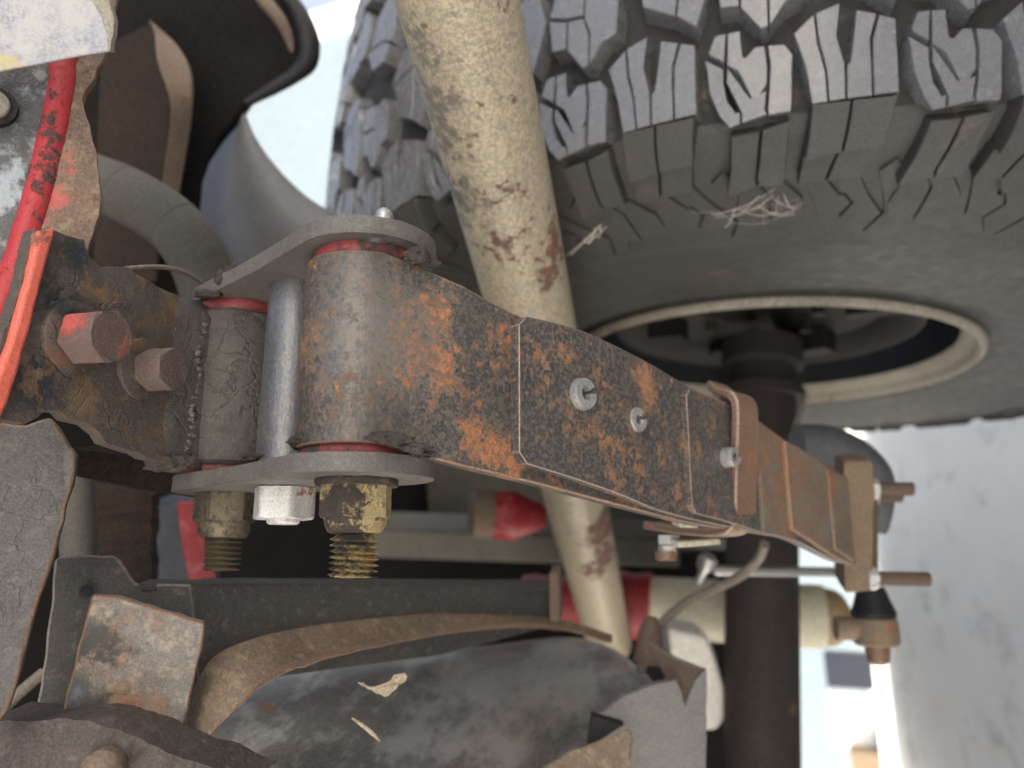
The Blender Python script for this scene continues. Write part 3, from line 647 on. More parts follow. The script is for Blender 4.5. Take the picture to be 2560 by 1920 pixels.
# the long bar
cm = thing('crossmember_bar', P(900,1510,.42), 'long dark steel angle bar running across above the muffler', 'crossmember')
g = G(); slab(g, [onb(478,1461,.0004), P(1398,1460,.50), P(1398,1560,.50), P(1100,1640,.42), onb(498,1720,.0004)], Vector((0,.0,.012)), jit=.0002); build('web', g, M['bracket'], cm, bevel=.0008)
g = G(); slab(g, [onb(345,1460,.003), P(1398,1458,.498), P(1398,1478,.496), onb(352,1476,.003)], Vector((0,-.0005,.010))); build('top_flange', g, M['bracket'], cm, bevel=.0004)
g = G(); slab(g, [P(1374,1432,.485), P(1398,1430,.49), P(1400,1555,.49), P(1374,1555,.485)], Vector((.003,0,.02))); build('end_flange', g, M['rib'], cm, bevel=.0006)
# muffler: long can, axis running right and away
ma, mbp = P(520,2135,.42), P(1668,1870,.60)
mdv = (mbp-ma); mlen = mdv.length
mf = thing('muffler', (ma+mbp)/2, 'large scuffed black muffler can with white chalky marks at the bottom', 'muffler')
RM = .092
prof = [(-.10,RM*.9),(-.02,RM),(mlen*.72,RM)] + [(mlen*.72 + .062*math.sin(math.radians(a)), RM - RM*.55*(1-math.cos(math.radians(a)))) for a in (15,30,45,60,75,90)]
g = G(); lathe(g, ma, mdv, prof, 96); build('can', g, M['muffler'], mf, smooth=50)
# strap over the can
top = [(402,1885,.30),(450,1800,.30),(492,1700,.305),(540,1635,.31),(640,1592,.32),(760,1566,.345),(900,1547,.37),(1100,1530,.42),(1250,1530,.46),(1400,1545,.50),(1530,1585,.53)]
bot = [(440,1900,.285),(500,1850,.286),(560,1790,.29),(610,1742,.295),(690,1680,.31),(800,1640,.333),(920,1610,.36),(1110,1575,.41),(1260,1560,.45),(1400,1566,.49),(1530,1600,.525)]
ts, _ = spline([P(*p) for p in top], None, 6); bs_, _ = spline([P(*p) for p in bot], None, 6)
g = G(); n = len(ts); vs, fs = [], []
for i, (a, b) in enumerate(zip(ts, bs_)):
    up = Vector((.0,.0024,.0012)); j = Vector((0,1,0))*.0006*noise.noise(b*300)
    vs += [a, b+j, b+j-up, a-up]
for i in range(n-1):
    for k in range(4):
        k2 = (k+1) % 4; fs.append((4*i+k, 4*i+k2, 4*i+4+k2, 4*i+4+k))
fs += [(0,1,2,3), tuple(4*(n-1)+k for k in (3,2,1,0))]
g.add(vs, fs); tag(build('muffler_strap', g, M['strap'], bevel=.0007, wear=WE, smooth=50), 'curved rusty steel strap arching over the black muffler', 'strap')
# bracket at the right end of the can
mbk = thing('muffler_bracket', P(1650,1820,.46), 'flat dull grey bracket plate with a notch at the right end of the muffler', 'bracket')
kp = [(1470,1960),(1480,1800),(1560,1740),(1640,1710),(1690,1700),(1702,1722),(1712,1765),(1738,1700),(1766,1672),(1768,1800),(1764,1960)]
g = G(); slab(g, [P(px, py, .455) for px, py in kp], Vector((0,0,.004)), jit=.0003, dens=200); build('plate', g, M['muffbr'], mbk, bevel=.0006, tri=.01, disp=.0006)
g = G(); slab(g, [P(1618,1600,.49), P(1687,1646,.475), P(1767,1678,.458), P(1734,1700,.457), P(1731,1734,.457), P(1708,1768,.456), P(1703,1728,.46), P(1681,1722,.465), P(1650,1670,.48)], Vector((.001,0,.004)), jit=.0002, dens=200); build('brown_tab', g, M['rusty'], mbk, bevel=.0008, wear=WG)
g = G(); slab(g, [P(1622,1562,.53), P(1668,1572,.53), P(1678,1650,.525), P(1640,1640,.525), P(1615,1610,.53)], Vector((.0,0,.012))); build('stay', g, M['muffbr'], mbk, bevel=.001)
g = G(); slab(g, [P(1350,1925,.40), P(1420,1880,.405), P(1500,1850,.41), P(1572,1822,.415), P(1582,1850,.415), P(1572,1925,.41), P(1500,1960,.40), P(1340,1960,.395)], Vector((.001,-.002,.004)), jit=.0004, dens=300); build('clamp_tab', g, M['strap'], mbk, bevel=.0006, tri=.008, disp=.0005)
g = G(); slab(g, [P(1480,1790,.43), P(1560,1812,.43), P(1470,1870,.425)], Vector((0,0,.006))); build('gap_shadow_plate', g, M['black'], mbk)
# lower left arm
g = G(); slab(g, [P(-40,1800,.262), P(40,1805,.262), P(90,1804,.262), P(150,1797,.262), P(220,1802,.262), P(290,1822,.263), P(360,1852,.265), P(430,1884,.266), P(520,1915,.268), P(620,1960,.27), P(-40,1960,.25)], Vector((.004,-.002,.02)), jit=.0007, dens=500, seed=7)
lar = thing('lower_arm', P(200,1880,.262), 'pitted dark brown steel arm in the bottom left corner with a tan bolt', 'arm')
build('arm', g, M['armbrown'], lar, bevel=.002, bseg=3, tri=.005, disp=.0009, dfreq=130)
g = G(); lathe(g, P(255,1925,.256), Vector((.2,.25,-1)), [(-.004,.0068),(.0015,.0066),(.0035,.005),(.0045,.002)], 30); build('bolt_head', g, M['rib'], lar, disp=.0004, dfreq=300)

# ------------------------------------------------------------------ shock absorber crossing behind the spring
sa = thing('shock_absorber', P(1300,700,.45), 'long cream dirt speckled shock absorber tube crossing diagonally behind the spring', 'shock absorber')
pA, pB = P(1144,0,.353), P(1510,1550,.92); dv = pB-pA
sp = pA - dv*.22
g = G(); lathe(g, sp, dv, [(0,.0285),(dv.length*1.32,.0285)], 64); build('tube', g, M['shock'], sa)
g = G(); d_, a_, b2_ = frame_of(dv); sd_ = (Vector((.15,0,-1)) - d_*Vector((.15,0,-1)).dot(d_)).normalized()
tube(g, [sp + sd_*.0283 + d_*t*dv.length*1.2 for t in (0,.25,.5,.75,1)], .0008, 8, 1); build('seam', g, M['shock'], sa)

# ------------------------------------------------------------------ wheel
WC = P(1908, 893, .86); WA = Vector((.05,.975,.2196)).normalized()
E1 = (-WC - WA*(-WC).dot(WA)).normalized(); E2 = WA.cross(E1)
if E2.x < 0: E2 = -E2
def wv(v): return (W(v) - W(Vector()))
wx, wy, wz = wv(E1), wv(E2), wv(WA)
wheel = thing('wheel', WC, 'big mud terrain tyre on a dark steel wheel with cream rim lip', 'wheel')
wm_ = Matrix((wx, wy, wz)).transposed()
if wm_.determinant() < 0:
    E2 = -E2; wy = -wy; SG = -1; wm_ = Matrix((wx, wy, wz)).transposed()
else: SG = 1
mm = wm_.to_4x4(); mm.translation = W(WC); wheel.matrix_world = mm
# profile: (v along the section in mm, s lateral, r)
PR = [(-330, 0.004, 0.205), (-310, -0.004, 0.212), (-295, 0.002, 0.22), (-275, -0.006, 0.245), (-240, -0.013, 0.29), (-190, -0.018, 0.345), (-125, -0.016, 0.398), (-70, -0.008, 0.4365), (-30, 0.001, 0.4625), (-8, 0.008, 0.473), (0, 0.012, 0.475), (20, 0.032, 0.478), (130, 0.142, 0.482), (240, 0.252, 0.478), (260, 0.272, 0.475), (270, 0.278, 0.4705), (310, 0.292, 0.4415), (410, 0.3, 0.36), (520, 0.268, 0.235)]
def prof_at(v):
    for i in range(len(PR)-1):
        if PR[i][0] <= v <= PR[i+1][0]: break
    i0 = max(i-1,0); i3 = min(i+2, len(PR)-1)
    t = (v-PR[i][0])/(PR[i+1][0]-PR[i][0])
    p = [Vector((PR[j][1], PR[j][2], 0)) for j in (i0, i, i+1, i3)]
    c = cr(*p, t); 
    return c.x, c.y
def prof_n(v):
    a, b = prof_at(max(-329, v-4)), prof_at(min(519, v+4)); d = Vector((b[0]-a[0], b[1]-a[1])).normalized()
    return (-d.y, d.x)       # (ds, dr) outward
def wmesh(name, vs, fs, m, parent, sm=35, rotk=0):
    me = bpy.data.meshes.new(name); bm = bmesh.new(); vv = [bm.verts.new(v) for v in vs]
    for f in fs:
        try: bm.faces.new([vv[i] for i in f])
        except ValueError: pass
    bmesh.ops.recalc_face_normals(bm, faces=bm.faces[:]); bm.to_mesh(me); bm.free(); me.materials.append(m)
    me.shade_smooth(); me.set_sharp_from_angle(angle=math.radians(sm))
    o = bpy.data.objects.new(name, me); C.objects.link(o); o.parent = parent; return o
def wlathe(prof, seg=160, closed=False):
    vs, fs = [], []
    for s, r in prof:
        for k in range(seg):
            t = 2*math.pi*k/seg; vs.append((r*math.cos(t), r*math.sin(t), s))
    n = len(prof)
    for i in range(n if closed else n-1):
        j = (i+1) % n
        for k in range(seg):
            k2 = (k+1) % seg; fs.append((i*seg+k, i*seg+k2, j*seg+k2, j*seg+k))
    return vs, fs
vl = [v for v in range(-330, 521, 5)]
tp = []
for v in vl:
    s, r = prof_at(v)
    if -262 < v < -262+1: r += .001
    for c in (-285, -272, -170, -160): 
        if abs(v-c) < 3: s -= .0012
    tp.append((s, r))
tyre = wmesh('tyre', *wlathe(tp, 200), M['tyre'], wheel, 60); tyre.data.materials.append(M['groove_shade'])
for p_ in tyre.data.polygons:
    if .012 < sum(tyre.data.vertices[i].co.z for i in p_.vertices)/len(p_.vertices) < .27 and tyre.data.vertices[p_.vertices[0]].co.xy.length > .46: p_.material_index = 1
RT = .476; NP = 30; PER = 2*math.pi/NP; MMU = PER*RT*1000   # mm per pair
ZS = .0935; AS = MMU/((1510-270)*ZS)                         # zoom pixel -> mm, circumferential stretch
def mp(u, v, h):
    s, r = prof_at(v); a, b = prof_n(v); s += a*h; r += b*h
    th = SG * u/1000/RT
    return (r*math.cos(th), r*math.sin(th), s)
def hfun(v):     # block height over the carcass
    if v >= -2: return .013
    if v >= -22: return .013 - .003*(-2-v)/20
    if v > -26: return .006
    return .0035
def polyblock(vs, fs, pts, h0=-.002, top=None, mirror=False, taper=2.2, mats=None, mi=0):
    """pts in mm (u, v); subdivided prism on the tyre surface"""
    out = []
    for i, p in enumerate(pts):
        q = pts[(i+1) % len(pts)]; n = max(1, int(math.hypot(q[0]-p[0], q[1]-p[1])/9))
        for k in range(n): out.append((p[0]+(q[0]-p[0])*k/n, p[1]+(q[1]-p[1])*k/n))
    cx = sum(p[0] for p in out)/len(out); cy = sum(p[1] for p in out)/len(out); n = len(out); o = len(vs)
    fv = (lambda v: 260-v) if mirror else (lambda v: v)
    for (u, v) in out:
        du, dv_ = u-cx, v-cy; L_ = math.hypot(du, dv_) or 1
        uu, vv_ = u + du/L_*taper, v + (dv_/L_*taper if v > 0 else 0); vs.append(mp(uu, fv(vv_), h0))
    for (u, v) in out: vs.append(mp(u, fv(v), (top if top is not None else hfun(v)) - .0004))
    for (u, v) in out:
        du, dv_ = u-cx, v-cy; L_ = math.hypot(du, dv_) or 1
        vs.append(mp(u-du/L_*.5, fv(v-dv_/L_*.5), top if top is not None else hfun(v)))
    for i in range(n):
        j = (i+1) % n; fs.append((o+i, o+j, o+n+j, o+n+i)); fs.append((o+n+i, o+n+j, o+2*n+j, o+2*n+i))
    fs.append(tuple(o+2*n+i for i in range(n)))
    if mats is not None: mats += [mi]*(2*n+1)
def z2(x, y, x0=270, y0=800): return ((x-x0)*ZS*AS, (y0-y)*ZS)
def pieces(lists): return [[(u, v + max(0, v-58)*.42) for u, v in [z2(*p) for p in l]] for l in lists]
A_p = pieces([
  [(290,345),(330,232),(392,228),(378,440),(300,368)],
  [(404,228),(470,226),(478,425),(508,442),(560,360),(608,362),(622,520),(616,600),(560,655),(530,640),(396,470)],
  [(270,400),(372,500),(372,580),(392,640),(440,740),(462,770),(462,822),(398,830),(292,600)],
  [(396,500),(520,640),(548,640),(614,620),(602,720),(612,800),(474,820),(474,740),(392,580)],
  [(630,362),(718,370),(762,460),(745,798),(624,802),(620,720),(640,520)]])
B_p = pieces([
  [(840,300),(948,190),(962,400),(1000,590),(1010,704),(930,710),(872,450)],
  [(962,182),(1090,150),(1066,350),(1104,575),(1104,696),(1022,702),(1012,590),(976,400)],
  [(1136,575),(1180,190),(1282,225),(1244,400),(1244,570),(1246,690),(1116,696),(1118,580)],
  [(1300,235),(1382,266),(1385,680),(1258,688),(1256,570),(1260,400)]])
# lugs that carry the blocks down the shoulder
def z3(l): return [[((x-270)*ZS*AS, (800-y)*ZS*(2.2 if y > 800 else 1)) for x, y in p] for p in l]
A_s = z3([[(410,838),(570,828),(535,1050),(545,1085),(350,1120),(385,990)], [(590,827),(742,815),(720,1085),(562,1085),(552,1050)]])
A_pad = z3([[(430,1132),(545,1110),(620,1190),(640,1395),(430,1380),(380,1290)], [(562,1108),(720,1115),(872,1240),(895,1330),(860,1380),(655,1395),(636,1190)]])
B_s = z3([[(930,720),(1130,712),(1105,925),(905,945)], [(1145,710),(1375,700),(1335,920),(1118,925)], [(900,955),(1095,940),(1045,1090),(880,1095)], [(1110,938),(1325,932),(1285,1080),(1065,1090)]])
B_pad = z3([[(920,1112),(1055,1105),(1190,1228),(1225,1228),(1290,1280),(1220,1370),(1085,1360)], [(1085,1108),(1280,1100),(1400,1240),(1545,1350),(1470,1485),(1380,1470),(1245,1372),(1308,1280),(1235,1212),(1200,1212)], [(1410,1095),(1500,1040),(1600,1120),(1735,1330),(1650,1455),(1490,1482),(1570,1350)]])
C1_p = pieces([
  [(350,-60),(478,-30),(478,96),(372,88)],
  [(490,-30),(600,-20),(640,60),(640,222),(600,232),(490,108)],
  [(652,60),(652,218),(740,112),(830,92),(845,-60),(760,-150),(620,-140),(612,-20)],
  [(350,-75),(400,-190),(606,-160),(600,-35),(480,-45)]])
C2_p = pieces([
  [(1000,-160),(1060,-90),(1080,10),(1280,85),(1300,-20),(1270,-200)],
  [(1292,88),(1410,155),(1450,70),(1500,-60),(1420,-260),(1285,-210),(1314,-20)],
  [(960,-175),(1262,-212),(1410,-275),(1330,-360),(1080,-330)]])
def mk(name, polys, extra=(), mirror=False):
    vs, fs = [], []; mu = sum(q[0] for p in polys for q in p)/sum(len(p) for p in polys)
    wd = lambda p: [(mu+(u-mu)*1.12, v-2) for u, v in p]
    polys = [wd(p) for p in polys]; extra = [(wd(p), t) for p, t in extra]
    ms = []
    for p in polys: polyblock(vs, fs, p, mirror=mirror, mats=ms)
    for p, top in extra: polyblock(vs, fs, p, mirror=mirror, taper=.2, top=top, mats=ms, mi=1)
    o = wmesh(name, vs, fs, M['tread'], tyre, 30); o.data.materials.append(M['tyre'])
    if len(o.data.polygons) == len(ms): o.data.polygons.foreach_set('material_index', ms)
    return o
exA = [(p, .0105) for p in A_s] + [(p, .0028) for p in A_pad]
exB = [(p, .0150 if p[0][1] > 0 else .0095) for p in B_s] + [(p, .0028) for p in B_pad]
protos = [mk('tread_block', A_p, exA), mk('tread_block', B_p, exB), mk('tread_block', C1_p), mk('tread_block', C2_p),
          mk('tread_block', A_p, exA[:2], True), mk('tread_block', B_p, exB[:2], True), mk('tread_block', C1_p, (), True), mk('tread_block', C2_p, (), True)]
TH0 = math.radians(-2.9)
for pi_, p in enumerate(protos):
    extra = PER*.5 if pi_ >= 4 else 0
    for k in range(NP):
        o = p if k == 0 else p.copy()
        if k: C.objects.link(o); o.parent = tyre
        o.rotation_euler = (0, 0, SG*(TH0 + extra) + PER*k)
# rim and brake
rimp = [(-.004,.2165),(-.009,.2155),(-.0115,.2125),(-.0095,.2085),(-.003,.2065),(.002,.203),(.004,.198),(.010,.1955),(.012,.1935)]
wmesh('rim_lip', *wlathe(rimp, 160), M['rimcream'], wheel, 60)
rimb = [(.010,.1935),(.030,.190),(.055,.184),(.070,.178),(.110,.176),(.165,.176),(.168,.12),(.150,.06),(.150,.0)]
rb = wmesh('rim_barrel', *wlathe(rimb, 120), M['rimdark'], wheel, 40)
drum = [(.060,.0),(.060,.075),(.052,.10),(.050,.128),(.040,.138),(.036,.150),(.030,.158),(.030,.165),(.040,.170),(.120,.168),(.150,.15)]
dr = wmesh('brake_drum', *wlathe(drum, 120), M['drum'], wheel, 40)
def wbox(c, s, rot=0):
    vs, fs = [], [(0,1,3,2),(4,6,7,5),(0,4,5,1),(2,3,7,6),(0,2,6,4),(1,5,7,3)]
    for k in (-.5,.5):
        for j in (-.5,.5):
            for i in (-.5,.5):
                x, y = i*s[0], j*s[1]; vs.append((c[0]+x*math.cos(rot)-y*math.sin(rot), c[1]+x*math.sin(rot)+y*math.cos(rot), c[2]+k*s[2]))
    return vs, fs
for (an, rr, sx, sy, sz) in ((20,.11,.03,.05,.03),(75,.115,.05,.02,.02),(150,.10,.03,.06,.04),(205,.12,.025,.025,.02),(260,.11,.04,.03,.03),(320,.105,.02,.05,.02)):
    t = math.radians(an); wmesh('brake_fitting', *wbox((rr*math.cos(t), rr*math.sin(t), .045), (sx, sy, sz), t), M['drum'], dr, 30)
for k in range(6):
    t = math.radians(60*k+10); vs, fs = wlathe([(.040,.0),(.040,.007),(.052,.007)], 14)
    wmesh('stud', [(x+.062*math.cos(t), y+.062*math.sin(t), z) for x, y, z in vs], fs, M['drum'], dr, 30)

# ------------------------------------------------------------------ axle
ax = thing('axle_housing', P(1905,1700,.79), 'thick dark brown axle tube running from the wheel across the lower right', 'axle')
aT, aB = P(1905,960,.895), P(1904,1960,.765); ad = aB-aT
g = G(); lathe(g, aT - ad*.12, ad, [(0,.046),(.03,.046),(.035,.039),(ad.length*1.4,.0375)], 64); build('axle_tube', g, M['axle'], ax)
g = G(); lathe(g, aT + ad*.02, ad, [(0,.048),(.012,.048)], 40); build('flange', g, M['axle'], ax)
# spring plate and U bolts
upl = thing('spring_plate', P(2150,1320,.50), 'tan rusted spring plate clamping the leaves with threaded U bolt ends', 'plate')
g = G(); slab(g, [P(2112,1152,.505), P(2176,1150,.515), P(2186,1160,.515), P(2186,1300,.510), P(2180,1478,.500), P(2112,1484,.492)], Vector((.012,0,.045)), jit=.0004, dens=150); build('plate', g, M['plate'], upl, bevel=.0015, tri=.012, disp=.0007)
g = G(); slab(g, [P(2180,1190,.525), P(2196,1195,.53), P(2196,1452,.52), P(2180,1452,.515)], Vector((.004,0,.03)), jit=.0003); build('plate_edge', g, M['rusty'], upl, bevel=.001)
Dv = DWN
for (px, py, z, ln) in ((2178,1222,.525,.028),(2178,1240,.56,.022),(2176,1446,.505,.038)):
    o_ = P(px, py, z); g = G(); thread(g, o_, Vector((1,.0,-.05)), .0046, ln, .0016, .0003, 18, 3); s_ = build('u_bolt', g, M['rusty'], upl)
    g = G(); hexhead(g, o_ - Vector((.003,0,0)), Vector((1,.0,-.05)), Vector((0,1,0)), .0078, .0065); build('nut', g, M['zinc'], s_)
# dark bump pad and perch behind
g = G(); tube(g, [P(1990,1118,.60), P(2060,1125,.60), P(2130,1150,.59), P(2185,1195,.58), P(2200,1260,.57), P(2196,1330,.57)], [.018,.020,.018,.014,.010,.006], 24, 5)
tag(build('bump_stop', g, M['flapblue'], smooth=60), 'dark rounded rubber bump stop peeking out behind the spring plate', 'bump stop')
# second shock: red boot, cream body, lower eye
s2 = thing('steering_damper', P(1750,1525,.78), 'cream damper cylinder with a red boot passing behind the axle tube', 'damper')
dA, dB = P(1300,1500,1.03), P(2085,1543,.93); d2 = (dB-dA).normalized(); L2_ = (dB-dA).length
def dpt(px): 
    t = (px-1300)/(2085-1300); return (dB-dA)*t
def boot(x0, x1, r0, r1, n):
    l0, l1 = dpt(x0).length, dpt(x1).length; pr = [(l0, r0*.4)]
    for i in range(n):
        t = i/n; rr = r0+(r1-r0)*t; a = l0+(l1-l0)*t; b = l0+(l1-l0)*(i+.5)/n
        pr += [(a, rr*.97), (b, rr*1.03)]
    pr.append((l1, r1*.5)); return pr
g = G(); lathe(g, dA, d2, boot(1290,1600,.034,.036,5), 40); build('dust_boot', g, M['redboot'], s2, smooth=60)
g = G(); l0, l1 = dpt(1560).length, dpt(1650).length; lathe(g, dA, d2, [(l0,.045),(l0+.004,.0455),((l0+l1)/2,.041),(l1-.004,.044),(l1,.0435)], 48); build('boot_collar', g, M['redboot'], s2, smooth=60)
g = G(); l0, l1 = dpt(1648).length, dpt(2062).length; lathe(g, dA, d2, [(l0,.034),(l0+.001,.0385),(l1,.038),(l1+.001,.034)], 56); build('body', g, M['creambody'], s2)
g = G(); l0 = dpt(2060).length; lathe(g, dA, d2, [(l0,.034),(l0+.002,.035),(l0+.014,.033),(l0+.024,.026),(l0+.031,.013),(l0+.033,.004)], 40); build('end_cap', g, M['tanrubber'], s2, smooth=60)
eo = P(2180,1500,.60)
se = thing('damper_mount', eo, 'black booted ball mount with a rusty stud hanging under the spring plate', 'mount')
vd = Vector((.02,-.975,-.2))
g = G(); lathe(g, eo, vd, [(-.010,.010),(.002,.014),(.010,.017),(.016,.015)], 36); build('rubber_boot', g, M['black'], se)
g = G(); lathe(g, eo, vd, [(.012,.0150),(.016,.0168),(.032,.0170),(.034,.015)], 40); lathe(g, eo + vd.normalized()*.022, Vector((-1,0,.1)), [(0,.012),(.016,.009),(.03,.009)], 24); build('socket', g, M['plate'], se)
g = G(); lathe(g, eo, vd, [(.033,.0095),(.040,.0090),(.046,.0080),(.049,.004)], 30); build('stud', g, M['clip'], se)

# ------------------------------------------------------------------ cables, hoses, far parts of the underbody
g = G(); tube(g, [P(1912,1360,.56), P(1895,1400,.57), P(1850,1440,.57), P(1780,1475,.56), P(1710,1510,.55), P(1655,1560,.54), P(1625,1610,.53), P(1600,1680,.53)], .0036, 14, 6)
tag(build('brake_cable', g, M['cable']), 'grey brake cable curving below the spring towards the muffler bracket', 'cable')
g = G(); tube(g, [P(2010,1010,.62), P(1990,1060,.62), P(1975,1110,.62), P(1970,1150,.62)], .0022, 10, 4)
tag(build('wheel_cable', g, M['cable']), 'thin dark cable dropping from the wheel behind the spring leaves', 'cable')
ho = thing('frame_hose', P(430,560,.45), 'fat grey rubber hose curving down behind the hanger plate', 'hose')
hpth = [P(120,430,.46), P(230,455,.455), P(330,495,.45), P(430,560,.45), P(490,640,.45), P(520,720,.455), P(530,800,.46)]
g = G(); tube(g, hpth, .0168, 32, 8); build('hose', g, M['hose'], ho)
hs, _ = spline(hpth, None, 8)
for i in (14, 24, 33): 
    g = G(); tube(g, [hs[i], hs[i+1].lerp(hs[i], .6)], .01705, 32, 1); build('crease', g, M['hose'], ho)
g = G(); tube(g, [P(315,672,.305), P(370,668,.315), P(420,670,.33), P(470,685,.345), P(510,712,.36)], .0011, 8, 6)
tag(build('thin_wire', g, M['cable']), 'thin grey wire looping from the top of the hanger plate', 'wire')
g = G(); tube(g, [P(190,1180,.42), P(192,1260,.42), P(196,1340,.42), P(200,1420,.42)], [.0095,.0095,.0095,.0095], 28, 4)
tag(build('fuel_hose', g, M['hose']), 'short grey hose standing between the gusset and the black bracket', 'hose')
g = G(); tube(g, [P(-20,1800,.34), P(40,1740,.35), P(110,1680,.36)], .0026, 12, 4)
tag(build('ground_wire', g, M['cable']), 'blurred grey wire end behind the lower left gusset', 'wire')
# inner fender
fe = thing('inner_fender', P(480,200,.62), 'dark undercoated inner fender with a folded tan rib, upper left', 'fender')
fo = [(-900,-700),(760,-700),(700,-80),(728,30),(752,80),(768,118),(764,150),(740,182),(690,212),(615,254),(590,290),(540,345),(505,400),(490,450),(486,520),(500,600),(580,720),(600,900),(-900,900)]
ff = [P(px, py, .60 + .00010*(px-400)) for px, py in fo]
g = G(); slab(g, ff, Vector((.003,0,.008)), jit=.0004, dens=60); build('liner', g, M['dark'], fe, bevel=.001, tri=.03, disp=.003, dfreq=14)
l1_, _ = spline([P(372,50,.58), P(386,83,.565), P(393,150,.55), P(424,251,.545), P(420,340,.545), P(403,463,.545), P(395,560,.55)], None, 5)
r1_, _ = spline([P(376,52,.58), P(440,110,.57), P(476,185,.565), P(474,289,.56), P(459,386,.56), P(440,494,.56), P(430,570,.565)], None, 5)
g = G(); vs, fs = [], []; n = len(l1_)
for a, b in zip(l1_, r1_): vs += [a, b, b+Vector((0,0,.004)), a+Vector((0,0,.004))]
for i in range(n-1):
    for k in range(4):
        k2 = (k+1) % 4; fs.append((4*i+k, 4*i+k2, 4*i+4+k2, 4*i+4+k))
fs += [(0,1,2,3), tuple(4*(n-1)+k for k in (3,2,1,0))]
g.add(vs, fs); build('folded_rib', g, M['rib'], fe, bevel=.0006)
g = G(); slab(g, [P(250,120,.57), P(372,60,.575), P(386,83,.566), P(395,150,.551), P(422,251,.546), P(419,340,.546), P(402,463,.546), P(390,700,.55), P(230,760,.55)], Vector((0,0,.004)), jit=.0004, dens=60); build('brown_panel', g, M['darkrust'], fe, bevel=.001)
# tan edge of the fender lip
g = G(); tube(g, [P(615,-60,.585), P(660,0,.585), P(700,50,.585), P(722,95,.59), P(730,130,.592)], [.0045,.0055,.005,.004,.0015], 10, 4); build('lip_edge', g, M['rib'], fe)
g = G(); tube(g, [P(690,-40,.60), P(735,15,.60), P(758,60,.60), P(772,110,.60), P(768,155,.60), P(735,188,.60), P(680,222,.60), P(615,258,.60)], [.006,.007,.008,.009,.008,.006,.005,.003], 12, 4); build('rubber_seal', g, M['black'], fe)
# mud flap surface
fl_o = [(490,430),(520,370),(560,318),(608,262),(618,300),(640,345),(672,395),(715,445),(765,490),(830,530),(870,548),(880,700),(560,720),(520,640),(492,540)]
def flz(px, py): return .66 - .05*math.sin((px-480)/400*math.pi)
fr_, _ = spline([P(608,262,.66), P(622,305,.655), P(642,348,.65), P(674,396,.645), P(718,446,.64), P(768,492,.64), P(832,532,.64), P(905,570,.64)], None, 5)
fl2, _ = spline([P(590,255,.70), P(545,310,.70), P(508,370,.69), P(490,430,.68), P(486,500,.67), P(500,570,.66), P(535,640,.65), P(580,720,.65)], None, 5)
g = G(); vs, fs = [], []; nc = 14; n = len(fr_)
for i in range(n):
    for k in range(nc):
        t = k/(nc-1); p = fl2[i].lerp(fr_[i], t); vs.append(p + p.normalized()*(-.05*math.sin(t*math.pi*.75)))
for i in range(n-1):
    for k in range(nc-1): fs.append((i*nc+k, i*nc+k+1, (i+1)*nc+k+1, (i+1)*nc+k))
o_ = len(vs); vs += [v + v.normalized()*.004 for v in vs]
fs += [tuple(o_+i for i in f)[::-1] for f in fs]
rim_ = [i*nc+nc-1 for i in range(n)]; fs += [(a_, b_2, b_2+o_, a_+o_) for a_, b_2 in zip(rim_, rim_[1:])]
rim_ = [i*nc for i in range(n)]; fs += [(a_, b_2, b_2+o_, a_+o_) for a_, b_2 in zip(rim_, rim_[1:])]
g.add(vs, fs)
tag(build('mud_flap', g, M['flapblue'], smooth=60), 'smooth blue grey curved mud flap between fender and tyre', 'mud flap')

# truck body above (image left): box enlarged to shade ground and assembly
tf = G(); Zt = 1.08
box(tf, gp(-1.3, 3.6, Zt+.55), LAT*3.0, LON*9.2, DWN*1.1)
tag(build('truck_body', tf, M['dark'], bevel=.02), 'dark underside of the truck body, enlarged to shade the axle and spring', 'truck body')
# far crossmember pieces seen between spring and muffler
bgm = thing('rear_crossmember', P(1300,1380,1.1), 'blurred olive brown crossmember seen in the gap below the spring', 'crossmember')
g = G(); slab(g, [P(560,1310,1.10), P(1700,1350,1.15), P(1700,1420,1.15), P(560,1385,1.10)], Vector((0,.02,.05))); build('lower_beam', g, M['olive'], bgm, bevel=.004)
g = G(); slab(g, [P(620,1050,1.35), P(1900,1150,1.35), P(1900,1350,1.35), P(620,1330,1.35)], Vector((0,.0,.05))); build('upper_panel', g, M['olive'], bgm, bevel=.004)
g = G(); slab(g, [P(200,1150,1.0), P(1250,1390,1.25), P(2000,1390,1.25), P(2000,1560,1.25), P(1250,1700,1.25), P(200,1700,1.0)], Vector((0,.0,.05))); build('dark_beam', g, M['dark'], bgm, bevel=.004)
g = G(); slab(g, [P(370,1250,.62), P(490,1245,.62), P(500,1480,.62), P(372,1480,.62)], Vector((0,0,.05)))
tag(build('navy_canister', g, M['navy'], bevel=.006, bseg=3), 'dark navy canister standing behind the left brass nut', 'canister')
g = G(); slab(g, [P(440,1255,.60), P(500,1255,.60), P(512,1340,.60), P(545,1480,.60), P(478,1480,.60), P(455,1370,.60)], Vector((0,0,.003)))
tag(build('red_strap', g, M['redboot'], bevel=.001), 'dull red webbing strap hanging beside the navy canister', 'strap')
g = G(); slab(g, [P(230,1210,.50), P(380,1235,.50), P(378,1470,.50), P(225,1470,.50)], Vector((0,0,.01)), jit=.001); 
tag(build('brown_bracket', g, M['darkrust'], bevel=.002, tri=.02, disp=.002), 'rusty brown bracket plate behind the fuel hose', 'bracket')
